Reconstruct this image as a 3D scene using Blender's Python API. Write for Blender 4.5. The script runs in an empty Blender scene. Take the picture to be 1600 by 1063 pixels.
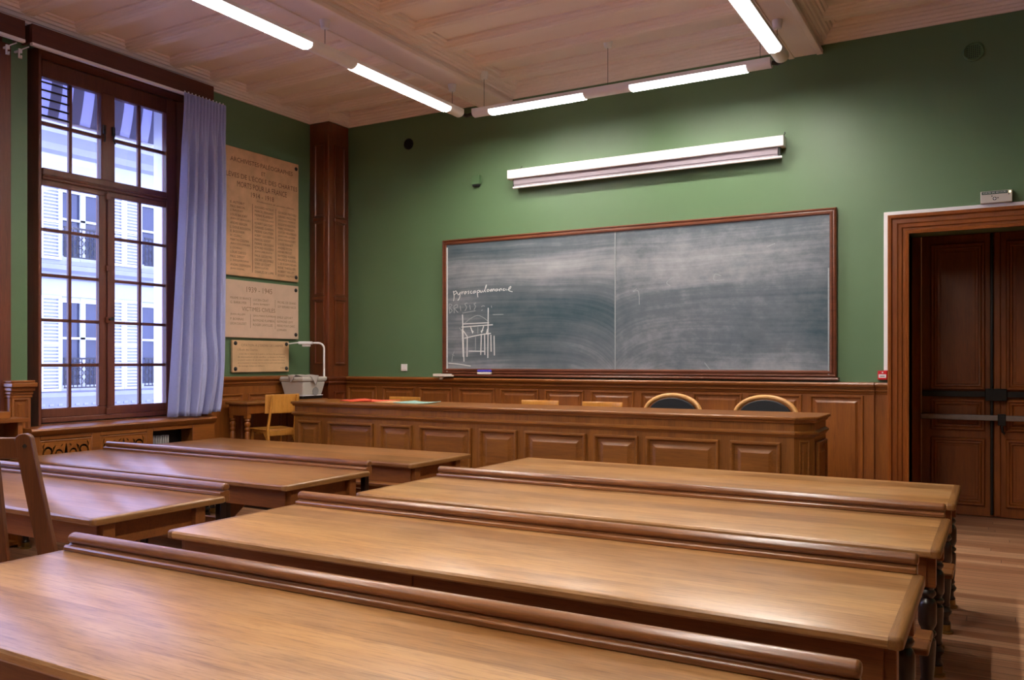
import bpy, bmesh, math, random
from mathutils import Vector, Matrix, Euler
random.seed(7)
S = bpy.context.scene
COL = S.collection
PI = math.pi

# ------------------------------------------------------------------ room numbers (metres)
XL, YF, XR, YB = -7.62, 8.5, 1.45, -3.2      # left wall, front wall, right wall, back wall
ZC = 4.72                                     # ceiling panels
PZ = 0.37                                     # platform height

# ------------------------------------------------------------------ materials
def lin(r, g, b):
    def f(c):
        c /= 255.0
        return c / 12.92 if c <= 0.04045 else ((c + 0.055) / 1.055) ** 2.4
    return (f(r), f(g), f(b), 1.0)

def newmat(name):
    m = bpy.data.materials.new(name); m.use_nodes = True
    nt = m.node_tree
    return m, nt, nt.nodes['Principled BSDF']

def setp(b, **k):
    for key, v in k.items():
        n = {'rough': 'Roughness', 'metal': 'Metallic', 'coat': 'Coat Weight', 'coat_rough': 'Coat Roughness',
             'spec': 'Specular IOR Level', 'color': 'Base Color', 'sheen': 'Sheen Weight', 'trans': 'Transmission Weight',
             'emit': 'Emission Color', 'emit_s': 'Emission Strength'}[key]
        b.inputs[n].default_value = v

def plain(name, rgb, rough=0.5, var=0.06, scale=6.0, bump=0.0, **k):
    m, nt, b = newmat(name)
    c = lin(*rgb)
    setp(b, color=c, rough=rough, **k)
    tc = nt.nodes.new('ShaderNodeTexCoord')
    nz = nt.nodes.new('ShaderNodeTexNoise'); nz.inputs['Scale'].default_value = scale; nz.inputs['Detail'].default_value = 5
    nt.links.new(tc.outputs['Object'], nz.inputs['Vector'])
    r = nt.nodes.new('ShaderNodeValToRGB')
    r.color_ramp.elements[0].position = 0.3; r.color_ramp.elements[1].position = 0.7
    r.color_ramp.elements[0].color = tuple(x * (1 - var) for x in c[:3]) + (1,)
    r.color_ramp.elements[1].color = tuple(min(1, x * (1 + var)) for x in c[:3]) + (1,)
    nt.links.new(nz.outputs['Fac'], r.inputs['Fac']); nt.links.new(r.outputs['Color'], b.inputs['Base Color'])
    if bump:
        bp = nt.nodes.new('ShaderNodeBump'); bp.inputs['Strength'].default_value = bump; bp.inputs['Distance'].default_value = 0.004
        nt.links.new(nz.outputs['Fac'], bp.inputs['Height']); nt.links.new(bp.outputs['Normal'], b.inputs['Normal'])
    return m

def wood(name, dark, light, axis='x', rough=0.32, coat=0.25, plank=0.0, plank_axis='y', grain=1.0, contrast=1.0, bump=0.12, spec=0.5, blotch=None, pores=0.4):
    m, nt, b = newmat(name)
    N, L = nt.nodes, nt.links
    setp(b, rough=rough, coat=coat, coat_rough=0.23, spec=spec)
    tc = N.new('ShaderNodeTexCoord'); oi = N.new('ShaderNodeObjectInfo')
    mul = N.new('ShaderNodeMath'); mul.operation = 'MULTIPLY'; mul.inputs[1].default_value = 37.0
    L.new(oi.outputs['Random'], mul.inputs[0])
    add = N.new('ShaderNodeVectorMath'); add.operation = 'ADD'
    L.new(tc.outputs['Object'], add.inputs[0]); L.new(mul.outputs[0], add.inputs[1])
    vec = add.outputs[0]
    planknoise = None
    if plank:
        sp = N.new('ShaderNodeSeparateXYZ'); L.new(tc.outputs['Object'], sp.inputs[0])
        d = N.new('ShaderNodeMath'); d.operation = 'DIVIDE'; d.inputs[1].default_value = plank
        L.new(sp.outputs[plank_axis.upper()], d.inputs[0])
        fl = N.new('ShaderNodeMath'); fl.operation = 'FLOOR'; L.new(d.outputs[0], fl.inputs[0])
        a2 = N.new('ShaderNodeMath'); a2.operation = 'ADD'; L.new(fl.outputs[0], a2.inputs[0]); L.new(mul.outputs[0], a2.inputs[1])
        wn = N.new('ShaderNodeTexWhiteNoise'); wn.noise_dimensions = '1D'; L.new(a2.outputs[0], wn.inputs['W'])
        planknoise = wn.outputs['Value']
        sc = N.new('ShaderNodeVectorMath'); sc.operation = 'SCALE'; sc.inputs['Scale'].default_value = 9.0
        L.new(wn.outputs['Color'], sc.inputs[0])
        ad = N.new('ShaderNodeVectorMath'); ad.operation = 'ADD'; L.new(vec, ad.inputs[0]); L.new(sc.outputs[0], ad.inputs[1])
        vec = ad.outputs[0]
    def stretched(long_, cross):
        mp = N.new('ShaderNodeMapping')
        v = [cross] * 3; v['xyz'.index(axis)] = long_
        mp.inputs['Scale'].default_value = v
        L.new(vec, mp.inputs['Vector'])
        return mp.outputs[0]
    n1 = N.new('ShaderNodeTexNoise'); n1.inputs['Scale'].default_value = 1.0; n1.inputs['Detail'].default_value = 6; n1.inputs['Roughness'].default_value = 0.6
    n1.inputs['Distortion'].default_value = 0.6
    L.new(stretched(1.1 * grain, 13 * grain), n1.inputs['Vector'])
    n2 = N.new('ShaderNodeTexNoise'); n2.inputs['Scale'].default_value = 1.0; n2.inputs['Detail'].default_value = 3; n2.inputs['Roughness'].default_value = 0.7
    L.new(stretched(7 * grain, 170 * grain), n2.inputs['Vector'])
    n3 = N.new('ShaderNodeTexNoise'); n3.inputs['Scale'].default_value = 1.3; n3.inputs['Detail'].default_value = 3
    L.new(vec, n3.inputs['Vector'])
    def mixf(a, bb, f):
        mx = N.new('ShaderNodeMix'); mx.data_type = 'FLOAT'; mx.inputs[0].default_value = f
        L.new(a, mx.inputs[2]); L.new(bb, mx.inputs[3]); return mx.outputs[0]
    f = mixf(n1.outputs['Fac'], n2.outputs['Fac'], 0.42)
    f = mixf(f, n3.outputs['Fac'], 0.25)
    if planknoise is not None:
        f = mixf(f, planknoise, 0.16)
    r = N.new('ShaderNodeValToRGB')
    cd, cl = lin(*dark), lin(*light)
    w = 0.17 / contrast
    r.color_ramp.elements[0].position = 0.5 - w; r.color_ramp.elements[1].position = 0.5 + w
    r.color_ramp.elements[0].color = cd; r.color_ramp.elements[1].color = cl
    L.new(f, r.inputs['Fac'])
    out = r.outputs['Color']
    if blotch:                                 # worn patches: lighter where hands have rubbed the varnish away
        n4 = N.new('ShaderNodeTexNoise'); n4.inputs['Scale'].default_value = 1.0; n4.inputs['Detail'].default_value = 5; n4.inputs['Roughness'].default_value = 0.65
        L.new(stretched(1.2, 3.5), n4.inputs['Vector'])
        r4 = N.new('ShaderNodeValToRGB'); r4.color_ramp.elements[0].position = 0.42; r4.color_ramp.elements[1].position = 0.68
        L.new(n4.outputs['Fac'], r4.inputs['Fac'])
        sc4 = N.new('ShaderNodeMath'); sc4.operation = 'MULTIPLY'; sc4.inputs[1].default_value = 0.55; L.new(r4.outputs['Color'], sc4.inputs[0])
        mx = N.new('ShaderNodeMix'); mx.data_type = 'RGBA'; mx.inputs[7].default_value = lin(*blotch)
        L.new(sc4.outputs[0], mx.inputs[0]); L.new(out, mx.inputs[6]); out = mx.outputs[2]
    if pores:                                  # dark open pores running with the grain
        n5 = N.new('ShaderNodeTexNoise'); n5.inputs['Scale'].default_value = 1.0; n5.inputs['Detail'].default_value = 4; n5.inputs['Roughness'].default_value = 0.75
        L.new(stretched(6 * grain, 95 * grain), n5.inputs['Vector'])
        r5 = N.new('ShaderNodeValToRGB'); r5.color_ramp.elements[0].position = 0.50; r5.color_ramp.elements[1].position = 0.66
        L.new(n5.outputs['Fac'], r5.inputs['Fac'])
        sc5 = N.new('ShaderNodeMath'); sc5.operation = 'MULTIPLY'; sc5.inputs[1].default_value = pores; L.new(r5.outputs['Color'], sc5.inputs[0])
        mx5 = N.new('ShaderNodeMix'); mx5.data_type = 'RGBA'; mx5.blend_type = 'MULTIPLY'; mx5.inputs[7].default_value = (0.52, 0.44, 0.36, 1)
        L.new(sc5.outputs[0], mx5.inputs[0]); L.new(out, mx5.inputs[6]); out = mx5.outputs[2]
    L.new(out, b.inputs['Base Color'])
    if bump:
        bp = N.new('ShaderNodeBump'); bp.inputs['Strength'].default_value = bump; bp.inputs['Distance'].default_value = 0.002
        L.new(f, bp.inputs['Height']); L.new(bp.outputs['Normal'], b.inputs['Normal'])
    return m

M = {}
M['oak_top'] = wood('worn_golden_oak', (136, 88, 40), (196, 144, 84), 'x', 0.34, 0.36, 0.19, 'y', contrast=1.4, bump=0.2, pores=0.75, blotch=(200, 156, 106))
M['oak_top_red'] = wood('worn_red_brown_oak', (108, 64, 29), (168, 114, 62), 'x', 0.32, 0.4, 0.19, 'y', contrast=1.3, bump=0.2, pores=0.75, blotch=(176, 126, 78))
M['oak_stand'] = wood('dark_brown_stand_oak', (70, 36, 17), (116, 66, 32), 'z', 0.36, 0.2)
M['oak_end'] = wood('golden_oak_cross_grain', (108, 68, 30), (158, 110, 58), 'y', 0.36, 0.2)
M['oak_rail'] = wood('brown_oak_rail', (96, 54, 24), (158, 102, 54), 'x', 0.3, 0.35, contrast=1.25)
M['oak_apron'] = wood('brown_oak_apron', (104, 56, 22), (156, 94, 42), 'x', 0.42, 0.15)
M['oak_dark'] = wood('dark_turned_oak', (22, 12, 9), (42, 24, 17), 'z', 0.3, 0.4)
M['oak_desk'] = wood('desk_oak', (108, 60, 19), (158, 100, 40), 'x', 0.36, 0.15)
M['oak_desk_v'] = wood('desk_oak_upright', (108, 60, 19), (158, 100, 40), 'z', 0.36, 0.15)
M['oak_wall'] = wood('wainscot_oak', (110, 56, 15), (158, 92, 31), 'z', 0.42, 0.12)
M['oak_wall_x'] = wood('wainscot_oak_rail', (110, 58, 17), (160, 96, 36), 'x', 0.38, 0.2)
M['oak_wall_y'] = wood('wainscot_oak_side_rail', (112, 58, 17), (160, 94, 35), 'y', 0.38, 0.2)
M['oak_pilaster'] = wood('pilaster_oak', (80, 34, 13), (122, 58, 23), 'z', 0.34, 0.3)
M['oak_window'] = wood('window_frame_oak', (84, 42, 26), (122, 66, 42), 'z', 0.45, 0.1)
M['oak_pelmet'] = wood('pelmet_oak', (70, 28, 16), (96, 42, 24), 'y', 0.45, 0.1)
M['oak_door'] = wood('door_oak', (112, 54, 13), (158, 86, 26), 'z', 0.4, 0.15)
M['beech'] = wood('yellow_beech', (186, 118, 40), (220, 156, 70), 'z', 0.35, 0.3)
M['beech_pale'] = wood('pale_beech', (196, 138, 74), (226, 172, 104), 'x', 0.35, 0.3)
M['floor'] = None
M['green'] = plain('green_wall_paint', (92, 119, 84), 0.42, 0.03, 2.0, spec=0.5)
M['green_rear'] = plain('low_bounce_green_paint', (62, 84, 56), 0.6, 0.03, 2.0)  # unseen right and back walls, green darkened to cut bounced fill light
M['oak_frame'] = wood('mahogany_board_frame', (78, 38, 22), (126, 70, 44), 'x', 0.34, 0.3)
M['green_box'] = plain('green_painted_metal', (84, 116, 78), 0.5, 0.02, 4.0)
M['plaster'] = plain('pinkish_ceiling_paint', (236, 219, 210), 0.7, 0.02, 1.5)
M['white'] = plain('white_enamel', (236, 232, 232), 0.4, 0.02, 5.0)
M['white_wall'] = plain('white_plaster', (225, 228, 236), 0.8, 0.03, 2.0)
M['grey_plastic'] = plain('warm_grey_plastic', (206, 198, 186), 0.4, 0.02, 8.0)
M['screen_cloth'] = plain('screen_cloth', (150, 138, 146), 0.8, 0.02, 5.0)
M['black'] = plain('black_metal', (14, 14, 15), 0.4, 0.1, 20.0)
M['iron'] = plain('dark_iron', (30, 26, 24), 0.5, 0.2, 30.0)
M['steel'] = plain('brushed_steel', (150, 140, 136), 0.38, 0.12, 18.0, metal=0.7)
M['brass'] = plain('brass', (150, 122, 70), 0.35, 0.1, 20.0, metal=0.8)
M['stone'] = plain('tan_limestone', (218, 174, 132), 0.75, 0.14, 7.0, 0.2)
M['stone_pale'] = plain('pale_pink_limestone', (220, 188, 162), 0.75, 0.05, 9.0, 0.15)
M['stone_buff'] = plain('buff_limestone', (214, 176, 132), 0.75, 0.10, 5.0, 0.2)
M['engraved'] = plain('engraved_brown', (104, 66, 40), 0.8, 0.15, 25.0)
M['engraved_soft'] = plain('engraved_pale_brown', (142, 108, 78), 0.8, 0.12, 25.0)
M['chalk'] = plain('chalk', (206, 208, 208), 0.95, 0.1, 60.0)
M['chalk_faint'] = plain('faint_chalk', (150, 156, 158), 0.95, 0.12, 60.0)
M['curtain'] = plain('lavender_blue_cloth', (162, 166, 208), 0.85, 0.03, 40.0, sheen=0.2)
M['cloth'] = plain('grey_cloth', (176, 166, 158), 0.9, 0.08, 40.0, 0.2)
M['red'] = plain('red_plastic', (196, 26, 34), 0.35, 0.03, 8.0)
M['orange_card'] = plain('coral_card', (232, 92, 66), 0.6, 0.04, 12.0)
M['red_card'] = plain('orange_red_card', (224, 78, 44), 0.6, 0.04, 12.0)
M['peach_card'] = plain('peach_card', (226, 170, 120), 0.6, 0.04, 12.0)
M['teal_card'] = plain('pale_teal_card', (150, 182, 170), 0.6, 0.04, 12.0)
M['paper'] = plain('paper', (232, 220, 208), 0.7, 0.02, 12.0)
M['felt'] = plain('blue_violet_felt', (66, 62, 190), 0.9, 0.08, 50.0)
M['sign_green'] = plain('sign_green', (16, 64, 44), 0.4, 0.02, 8.0)
M['upholstery'] = plain('black_upholstery', (16, 17, 18), 0.6, 0.1, 40.0)
M['facade'] = plain('pale_facade', (158, 160, 168), 0.85, 0.05, 1.2)
M['facade_trim'] = plain('facade_stone_trim', (132, 134, 144), 0.85, 0.06, 2.5)
M['shutter'] = plain('white_shutter', (196, 198, 204), 0.6, 0.02, 5.0)
M['facade_glass'] = plain('dark_street_window', (54, 58, 74), 0.15, 0.2, 1.5)
M['pavement'] = plain('street_paving', (150, 150, 156), 0.9, 0.1, 2.0)
M['foot_pad'] = plain('grey_radiator', (150, 144, 140), 0.5, 0.03, 6.0)

def mat_floor():
    m, nt, b = newmat('old_floorboards'); N, L = nt.nodes, nt.links
    setp(b, rough=0.42, coat=0.1)
    tc = N.new('ShaderNodeTexCoord')
    def math_(op, a, b=None):
        n = N.new('ShaderNodeMath'); n.operation = op
        for q, v in enumerate((a, b)):
            if v is None: continue
            if isinstance(v, (int, float)): n.inputs[q].default_value = v
            else: L.new(v, n.inputs[q])
        return n.outputs[0]
    sp = N.new('ShaderNodeSeparateXYZ'); L.new(tc.outputs['Object'], sp.inputs[0])
    ry = math_('DIVIDE', sp.outputs['Y'], 0.112); row = math_('FLOOR', ry)
    w1 = N.new('ShaderNodeTexWhiteNoise'); w1.noise_dimensions = '1D'; L.new(row, w1.inputs['W'])
    rx = math_('DIVIDE', math_('ADD', sp.outputs['X'], math_('MULTIPLY', w1.outputs['Value'], 9.0)), 1.9)
    colx = math_('FLOOR', rx)
    cbn = N.new('ShaderNodeCombineXYZ'); L.new(row, cbn.inputs['X']); L.new(colx, cbn.inputs['Y'])
    w2 = N.new('ShaderNodeTexWhiteNoise'); w2.noise_dimensions = '2D'; L.new(cbn.outputs[0], w2.inputs['Vector'])
    r0 = N.new('ShaderNodeValToRGB'); r0.color_ramp.elements[0].color = lin(172, 118, 84); r0.color_ramp.elements[1].color = lin(212, 164, 126)
    L.new(w2.outputs['Value'], r0.inputs['Fac'])
    gap = math_('MAXIMUM', math_('LESS_THAN', math_('FRACT', ry), 0.035), math_('LESS_THAN', math_('FRACT', rx), 0.0018))
    mg = N.new('ShaderNodeMix'); mg.data_type = 'RGBA'; mg.inputs[7].default_value = lin(56, 36, 28)
    L.new(gap, mg.inputs[0]); L.new(r0.outputs['Color'], mg.inputs[6])
    mp = N.new('ShaderNodeMapping'); mp.inputs['Scale'].default_value = (2.0, 40, 2); L.new(tc.outputs['Object'], mp.inputs['Vector'])
    nz = N.new('ShaderNodeTexNoise'); nz.inputs['Scale'].default_value = 1; nz.inputs['Detail'].default_value = 6; L.new(mp.outputs[0], nz.inputs['Vector'])
    r = N.new('ShaderNodeValToRGB'); r.color_ramp.elements[0].position = 0.3; r.color_ramp.elements[1].position = 0.7
    r.color_ramp.elements[0].color = (0.6, 0.58, 0.56, 1); r.color_ramp.elements[1].color = (1.1, 1.08, 1.05, 1)
    L.new(nz.outputs['Fac'], r.inputs['Fac'])
    mx = N.new('ShaderNodeMix'); mx.data_type = 'RGBA'; mx.blend_type = 'MULTIPLY'; mx.inputs[0].default_value = 1
    L.new(mg.outputs[2], mx.inputs[6]); L.new(r.outputs['Color'], mx.inputs[7]); L.new(mx.outputs[2], b.inputs['Base Color'])
    bp = N.new('ShaderNodeBump'); bp.inputs['Strength'].default_value = 0.3; bp.inputs['Distance'].default_value = 0.003; bp.invert = True
    L.new(gap, bp.inputs['Height']); L.new(bp.outputs['Normal'], b.inputs['Normal'])
    return m
M['floor'] = mat_floor()

def mat_board(name, side):
    m, nt, b = newmat(name); N, L = nt.nodes, nt.links
    setp(b, rough=0.6, spec=0.3)
    def ma(op, *a):
        n = N.new('ShaderNodeMath'); n.operation = op
        for q, v in enumerate(a):
            if isinstance(v, (int, float)): n.inputs[q].default_value = v
            else: L.new(v, n.inputs[q])
        return n.outputs[0]
    tc = N.new('ShaderNodeTexCoord'); sp = N.new('ShaderNodeSeparateXYZ'); L.new(tc.outputs['Object'], sp.inputs[0])
    x, z = sp.outputs['X'], sp.outputs['Z']
    # strokes of the eraser: long, level, curving down where the arm swings past the joint
    bend = ma('MAXIMUM', 0.0, ma('ADD', x, 0.85)) if side == 'l' else ma('MAXIMUM', 0.0, ma('SUBTRACT', 0.9, x))
    zz = ma('ADD', z, ma('MULTIPLY', ma('MULTIPLY', ma('POWER', bend, 3.0), 0.42 if side == 'l' else 0.36), ma('MAXIMUM', 0.0, ma('SUBTRACT', 1.25, z))))
    wob = N.new('ShaderNodeTexNoise'); wob.inputs['Scale'].default_value = 0.6; wob.inputs['Detail'].default_value = 1; L.new(tc.outputs['Object'], wob.inputs['Vector'])
    zz = ma('ADD', zz, ma('MULTIPLY', wob.outputs['Fac'], 0.22))
    cb = N.new('ShaderNodeCombineXYZ'); L.new(x, cb.inputs['X']); L.new(zz, cb.inputs['Z'])
    def nz(sx, sz, detail, rough=0.6, src=None):
        mp = N.new('ShaderNodeMapping'); mp.inputs['Scale'].default_value = (sx, 1, sz); L.new(src or cb.outputs[0], mp.inputs['Vector'])
        n = N.new('ShaderNodeTexNoise'); n.inputs['Scale'].default_value = 1; n.inputs['Detail'].default_value = detail; n.inputs['Roughness'].default_value = rough
        L.new(mp.outputs[0], n.inputs['Vector']); return n.outputs['Fac']
    a = nz(0.4, 8.0, 6); c = nz(0.7, 34, 4); d = nz(0.9, 1.6, 6); e_ = nz(5.5, 7.0, 5, 0.7, tc.outputs['Object'])
    # where the chalk dust lies: a pale band across the top, a cleaner patch lower down
    def bump(cx, cz, rx, rz):
        u = ma('DIVIDE', ma('SUBTRACT', x, cx), rx); v = ma('DIVIDE', ma('SUBTRACT', z, cz), rz)
        return ma('POWER', 2.718, ma('MULTIPLY', -1.0, ma('ADD', ma('MULTIPLY', u, u), ma('MULTIPLY', v, v))))
    f = ma('MULTIPLY', ma('SUBTRACT', a, 0.5), 0.62 if side == 'l' else 0.44)
    f = ma('ADD', f, ma('MULTIPLY', ma('SUBTRACT', c, 0.5), 0.34 if side == 'l' else 0.2))
    f = ma('ADD', f, ma('MULTIPLY', ma('SUBTRACT', d, 0.5), 0.62))
    f = ma('ADD', f, ma('MULTIPLY', ma('SUBTRACT', e_, 0.5), 0.22 if side == 'l' else 0.42))
    f = ma('ADD', f, 0.5)
    if side == 'l':
        f = ma('ADD', f, ma('MULTIPLY', bump(-0.7, 1.18, 1.6, 0.20), 0.24))
        f = ma('SUBTRACT', f, ma('MULTIPLY', bump(-0.9, 0.72, 1.05, 0.34), 0.26))
        f = ma('ADD', f, ma('MULTIPLY', bump(-1.95, 0.55, 0.28, 0.40), 0.14))
        f = ma('SUBTRACT', f, ma('MULTIPLY', bump(-2.2, 1.5, 0.9, 0.14), 0.15))
    else:
        f = ma('ADD', f, ma('MULTIPLY', bump(1.0, 1.15, 1.8, 0.24), 0.17))
        f = ma('SUBTRACT', f, ma('MULTIPLY', bump(2.1, 0.55, 0.22, 0.5), 0.20))
        f = ma('SUBTRACT', f, ma('MULTIPLY', bump(1.5, 1.52, 1.2, 0.12), 0.10))
        f = ma('ADD', f, 0.02)
    f = ma('ADD', f, ma('MULTIPLY', bump(0.0, 0.02, 9.0, 0.10), 0.20))
    r = N.new('ShaderNodeValToRGB'); el = r.color_ramp.elements
    el[0].position = 0.20; el[0].color = lin(52, 74, 82)
    el[1].position = 0.92; el[1].color = lin(172, 172, 176)
    k = el.new(0.50); k.color = lin(98, 106, 113)
    L.new(f, r.inputs['Fac']); L.new(r.outputs['Color'], b.inputs['Base Color'])
    return m
M['slate_left'] = mat_board('streaked_slate', 'l'); M['slate_right'] = mat_board('clouded_slate', 'r')

def mat_glass():
    m = bpy.data.materials.new('old_window_glass'); m.use_nodes = True
    nt = m.node_tree; N, L = nt.nodes, nt.links
    N.remove(N['Principled BSDF'])
    t = N.new('ShaderNodeBsdfTransparent'); g = N.new('ShaderNodeBsdfGlossy'); g.inputs['Roughness'].default_value = 0.03
    t.inputs['Color'].default_value = (0.93, 0.95, 0.98, 1)
    fr = N.new('ShaderNodeFresnel'); fr.inputs['IOR'].default_value = 1.4
    mx = N.new('ShaderNodeMixShader'); L.new(fr.outputs[0], mx.inputs[0]); L.new(t.outputs[0], mx.inputs[1]); L.new(g.outputs[0], mx.inputs[2])
    L.new(mx.outputs[0], N['Material Output'].inputs['Surface'])
    return m
M['glass'] = mat_glass()

def emitter(name, rgb, s):
    m, nt, b = newmat(name); setp(b, color=(0.9, 0.9, 0.9, 1), emit=tuple(rgb) + (1,), emit_s=s); return m
LAMP_S = 84.0
M['tube'] = emitter('lit_fluorescent_tube', (1.0, 0.94, 0.86), LAMP_S)
M['lens'] = emitter('lit_side_of_lens', (1.0, 0.95, 0.92), 2.4)
M['led'] = emitter('lit_indicator', (1.0, 0.85, 0.4), 4.0)

def mat_awning():
    m, nt, b = newmat('striped_canvas'); N, L = nt.nodes, nt.links
    setp(b, rough=0.85)
    tc = N.new('ShaderNodeTexCoord'); sp = N.new('ShaderNodeSeparateXYZ'); L.new(tc.outputs['Object'], sp.inputs[0])
    w = N.new('ShaderNodeMath'); w.operation = 'PINGPONG'; w.inputs[1].default_value = 0.115; L.new(sp.outputs['Y'], w.inputs[0])
    g = N.new('ShaderNodeMath'); g.operation = 'GREATER_THAN'; g.inputs[1].default_value = 0.0575; L.new(w.outputs[0], g.inputs[0])
    mx = N.new('ShaderNodeMix'); mx.data_type = 'RGBA'; mx.inputs[6].default_value = lin(206, 206, 226); mx.inputs[7].default_value = lin(142, 138, 150)
    L.new(g.outputs[0], mx.inputs[0]); L.new(mx.outputs[2], b.inputs['Base Color'])
    tr = N.new('ShaderNodeBsdfTranslucent'); L.new(mx.outputs[2], tr.inputs['Color'])
    ms = N.new('ShaderNodeMixShader'); ms.inputs[0].default_value = 0.5
    L.new(b.outputs[0], ms.inputs[1]); L.new(tr.outputs[0], ms.inputs[2]); L.new(ms.outputs[0], N['Material Output'].inputs['Surface'])
    return m
M['awning'] = mat_awning()

# ------------------------------------------------------------------ mesh builder
class MB:
    def __init__(s): s.v = []; s.f = []
    def add(s, vs, fs):
        o = len(s.v); s.v += [tuple(v) for v in vs]; s.f += [tuple(i + o for i in f) for f in fs]; return s
    def box(s, x0, x1, y0, y1, z0, z1):
        vs = [(x, y, z) for x in (x0, x1) for y in (y0, y1) for z in (z0, z1)]
        return s.add(vs, [(0, 1, 3, 2), (4, 6, 7, 5), (0, 4, 5, 1), (2, 3, 7, 6), (0, 2, 6, 4), (1, 5, 7, 3)])
    def obox(s, c, size, rot):
        R = Euler(rot).to_matrix(); a, b, h = (q / 2 for q in size)
        vs = [Vector(c) + R @ Vector((x, y, z)) for x in (-a, a) for y in (-b, b) for z in (-h, h)]
        return s.add(vs, [(0, 1, 3, 2), (4, 6, 7, 5), (0, 4, 5, 1), (2, 3, 7, 6), (0, 2, 6, 4), (1, 5, 7, 3)])
    def beam(s, a, b, w, t, up=(0, 0, 1)):      # rectangular bar from a to b, w along (dir x up), t along up-ish
        a, b = Vector(a), Vector(b); d = (b - a).normalized(); sx = d.cross(Vector(up))
        if sx.length < 1e-4: sx = d.cross(Vector((1, 0, 0)))
        sx.normalize(); u = sx.cross(d)
        vs = [p + sx * i * w / 2 + u * j * t / 2 for p in (a, b) for i, j in ((-1, -1), (1, -1), (1, 1), (-1, 1))]
        return s.add(vs, [(0, 1, 2, 3), (4, 7, 6, 5), (0, 4, 5, 1), (1, 5, 6, 2), (2, 6, 7, 3), (3, 7, 4, 0)])
    def prism(s, poly, axis, a, b):
        n = len(poly)
        def P(p, t):
            return {'x': (t, p[0], p[1]), 'y': (p[0], t, p[1]), 'z': (p[0], p[1], t)}[axis]
        vs = [P(p, a) for p in poly] + [P(p, b) for p in poly]
        fs = [tuple(range(n)), tuple(range(2 * n - 1, n - 1, -1))] + [(i, (i + 1) % n, n + (i + 1) % n, n + i) for i in range(n)]
        return s.add(vs, fs)
    def lathe(s, prof, o=(0, 0, 0), seg=16, axis='z'):
        vs = []; fs = []
        for r, z in prof:
            for k in range(seg):
                a = 2 * PI * k / seg; c, d = r * math.cos(a), r * math.sin(a)
                q = {'z': (c, d, z), 'y': (c, z, d), 'x': (z, c, d)}[axis]
                vs.append((o[0] + q[0], o[1] + q[1], o[2] + q[2]))
        n = len(prof)
        for i in range(n - 1):
            for k in range(seg):
                k2 = (k + 1) % seg; fs.append((i * seg + k, i * seg + k2, (i + 1) * seg + k2, (i + 1) * seg + k))
        fs.append(tuple(range(seg))); fs.append(tuple((n - 1) * seg + k for k in range(seg)))
        return s.add(vs, fs)
    def tube(s, pts, r, seg=8, closed=False, flat=None):
        pts = [Vector(p) for p in pts]; n = len(pts); vs = []; fs = []
        rs = r if isinstance(r, (list, tuple)) else [r] * n
        prev = None
        for i, p in enumerate(pts):
            if closed: d = pts[(i + 1) % n] - pts[i - 1]
            else: d = pts[min(i + 1, n - 1)] - pts[max(i - 1, 0)]
            d = d.normalized() if d.length > 1e-9 else Vector((0, 0, 1))
            if prev is None:
                ref = Vector((0, 0, 1)) if abs(d.z) < 0.9 else Vector((0, 1, 0))
            else: ref = prev
            u = (ref - d * ref.dot(d)); u.normalize(); prev = u; w = d.cross(u)
            for k in range(seg):
                a = 2 * PI * (k + 0.5) / seg; vs.append(p + (u * math.cos(a) + w * math.sin(a)) * rs[i])
        m = n if closed else n - 1
        for i in range(m):
            j = (i + 1) % n
            for k in range(seg):
                k2 = (k + 1) % seg; fs.append((i * seg + k, i * seg + k2, j * seg + k2, j * seg + k))
        if not closed:
            fs.append(tuple(range(seg))); fs.append(tuple((n - 1) * seg + k for k in range(seg)))
        return s.add(vs, fs)
    def rings(s, O, U, V, N, w, h, prof, fill=True):   # mitred rectangle frame: prof = (inset, height) pairs
        O, U, V, N = (Vector(q) for q in (O, U, V, N)); vs = []; fs = []
        for ins, hh in prof:
            for u, v in ((ins, ins), (w - ins, ins), (w - ins, h - ins), (ins, h - ins)):
                vs.append(O + U * u + V * v + N * hh)
        for i in range(len(prof) - 1):
            for k in range(4):
                k2 = (k + 1) % 4; fs.append((i * 4 + k, i * 4 + k2, i * 4 + 4 + k2, i * 4 + 4 + k))
        if fill: fs.append(tuple(len(prof) * 4 - 4 + k for k in range(4)))
        return s.add(vs, fs)
    def sweep(s, path, prof, mp, closed=False):         # path in 2D; prof = (offset left of travel, height); mp(u,v,h)->xyz
        n = len(path); P = [Vector(p) for p in path]; vs = []; fs = []; m = len(prof)
        for i in range(n):
            if closed or 0 < i < n - 1:
                d1 = (P[i] - P[i - 1]).normalized(); d2 = (P[(i + 1) % n] - P[i]).normalized()
            elif i == 0: d1 = d2 = (P[1] - P[0]).normalized()
            else: d1 = d2 = (P[i] - P[i - 1]).normalized()
            n1 = Vector((-d1.y, d1.x)); n2 = Vector((-d2.y, d2.x)); b = n1 + n2; b = b / (1 + n1.dot(n2))
            for o, h in prof: q = P[i] + b * o; vs.append(mp(q.x, q.y, h))
        for i in range(n if closed else n - 1):
            j = (i + 1) % n
            for k in range(m):
                k2 = (k + 1) % m; fs.append((i * m + k, j * m + k, j * m + k2, i * m + k2))
        if not closed:
            fs.append(tuple(range(m))); fs.append(tuple((n - 1) * m + k for k in range(m)))
        return s.add(vs, fs)
    def grid(s, rows):                                   # rows of points -> quads
        n = len(rows[0]); vs = [p for r in rows for p in r]
        fs = [(i * n + k, i * n + k + 1, i * n + n + k + 1, i * n + n + k) for i in range(len(rows) - 1) for k in range(n - 1)]
        return s.add(vs, fs)
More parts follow.
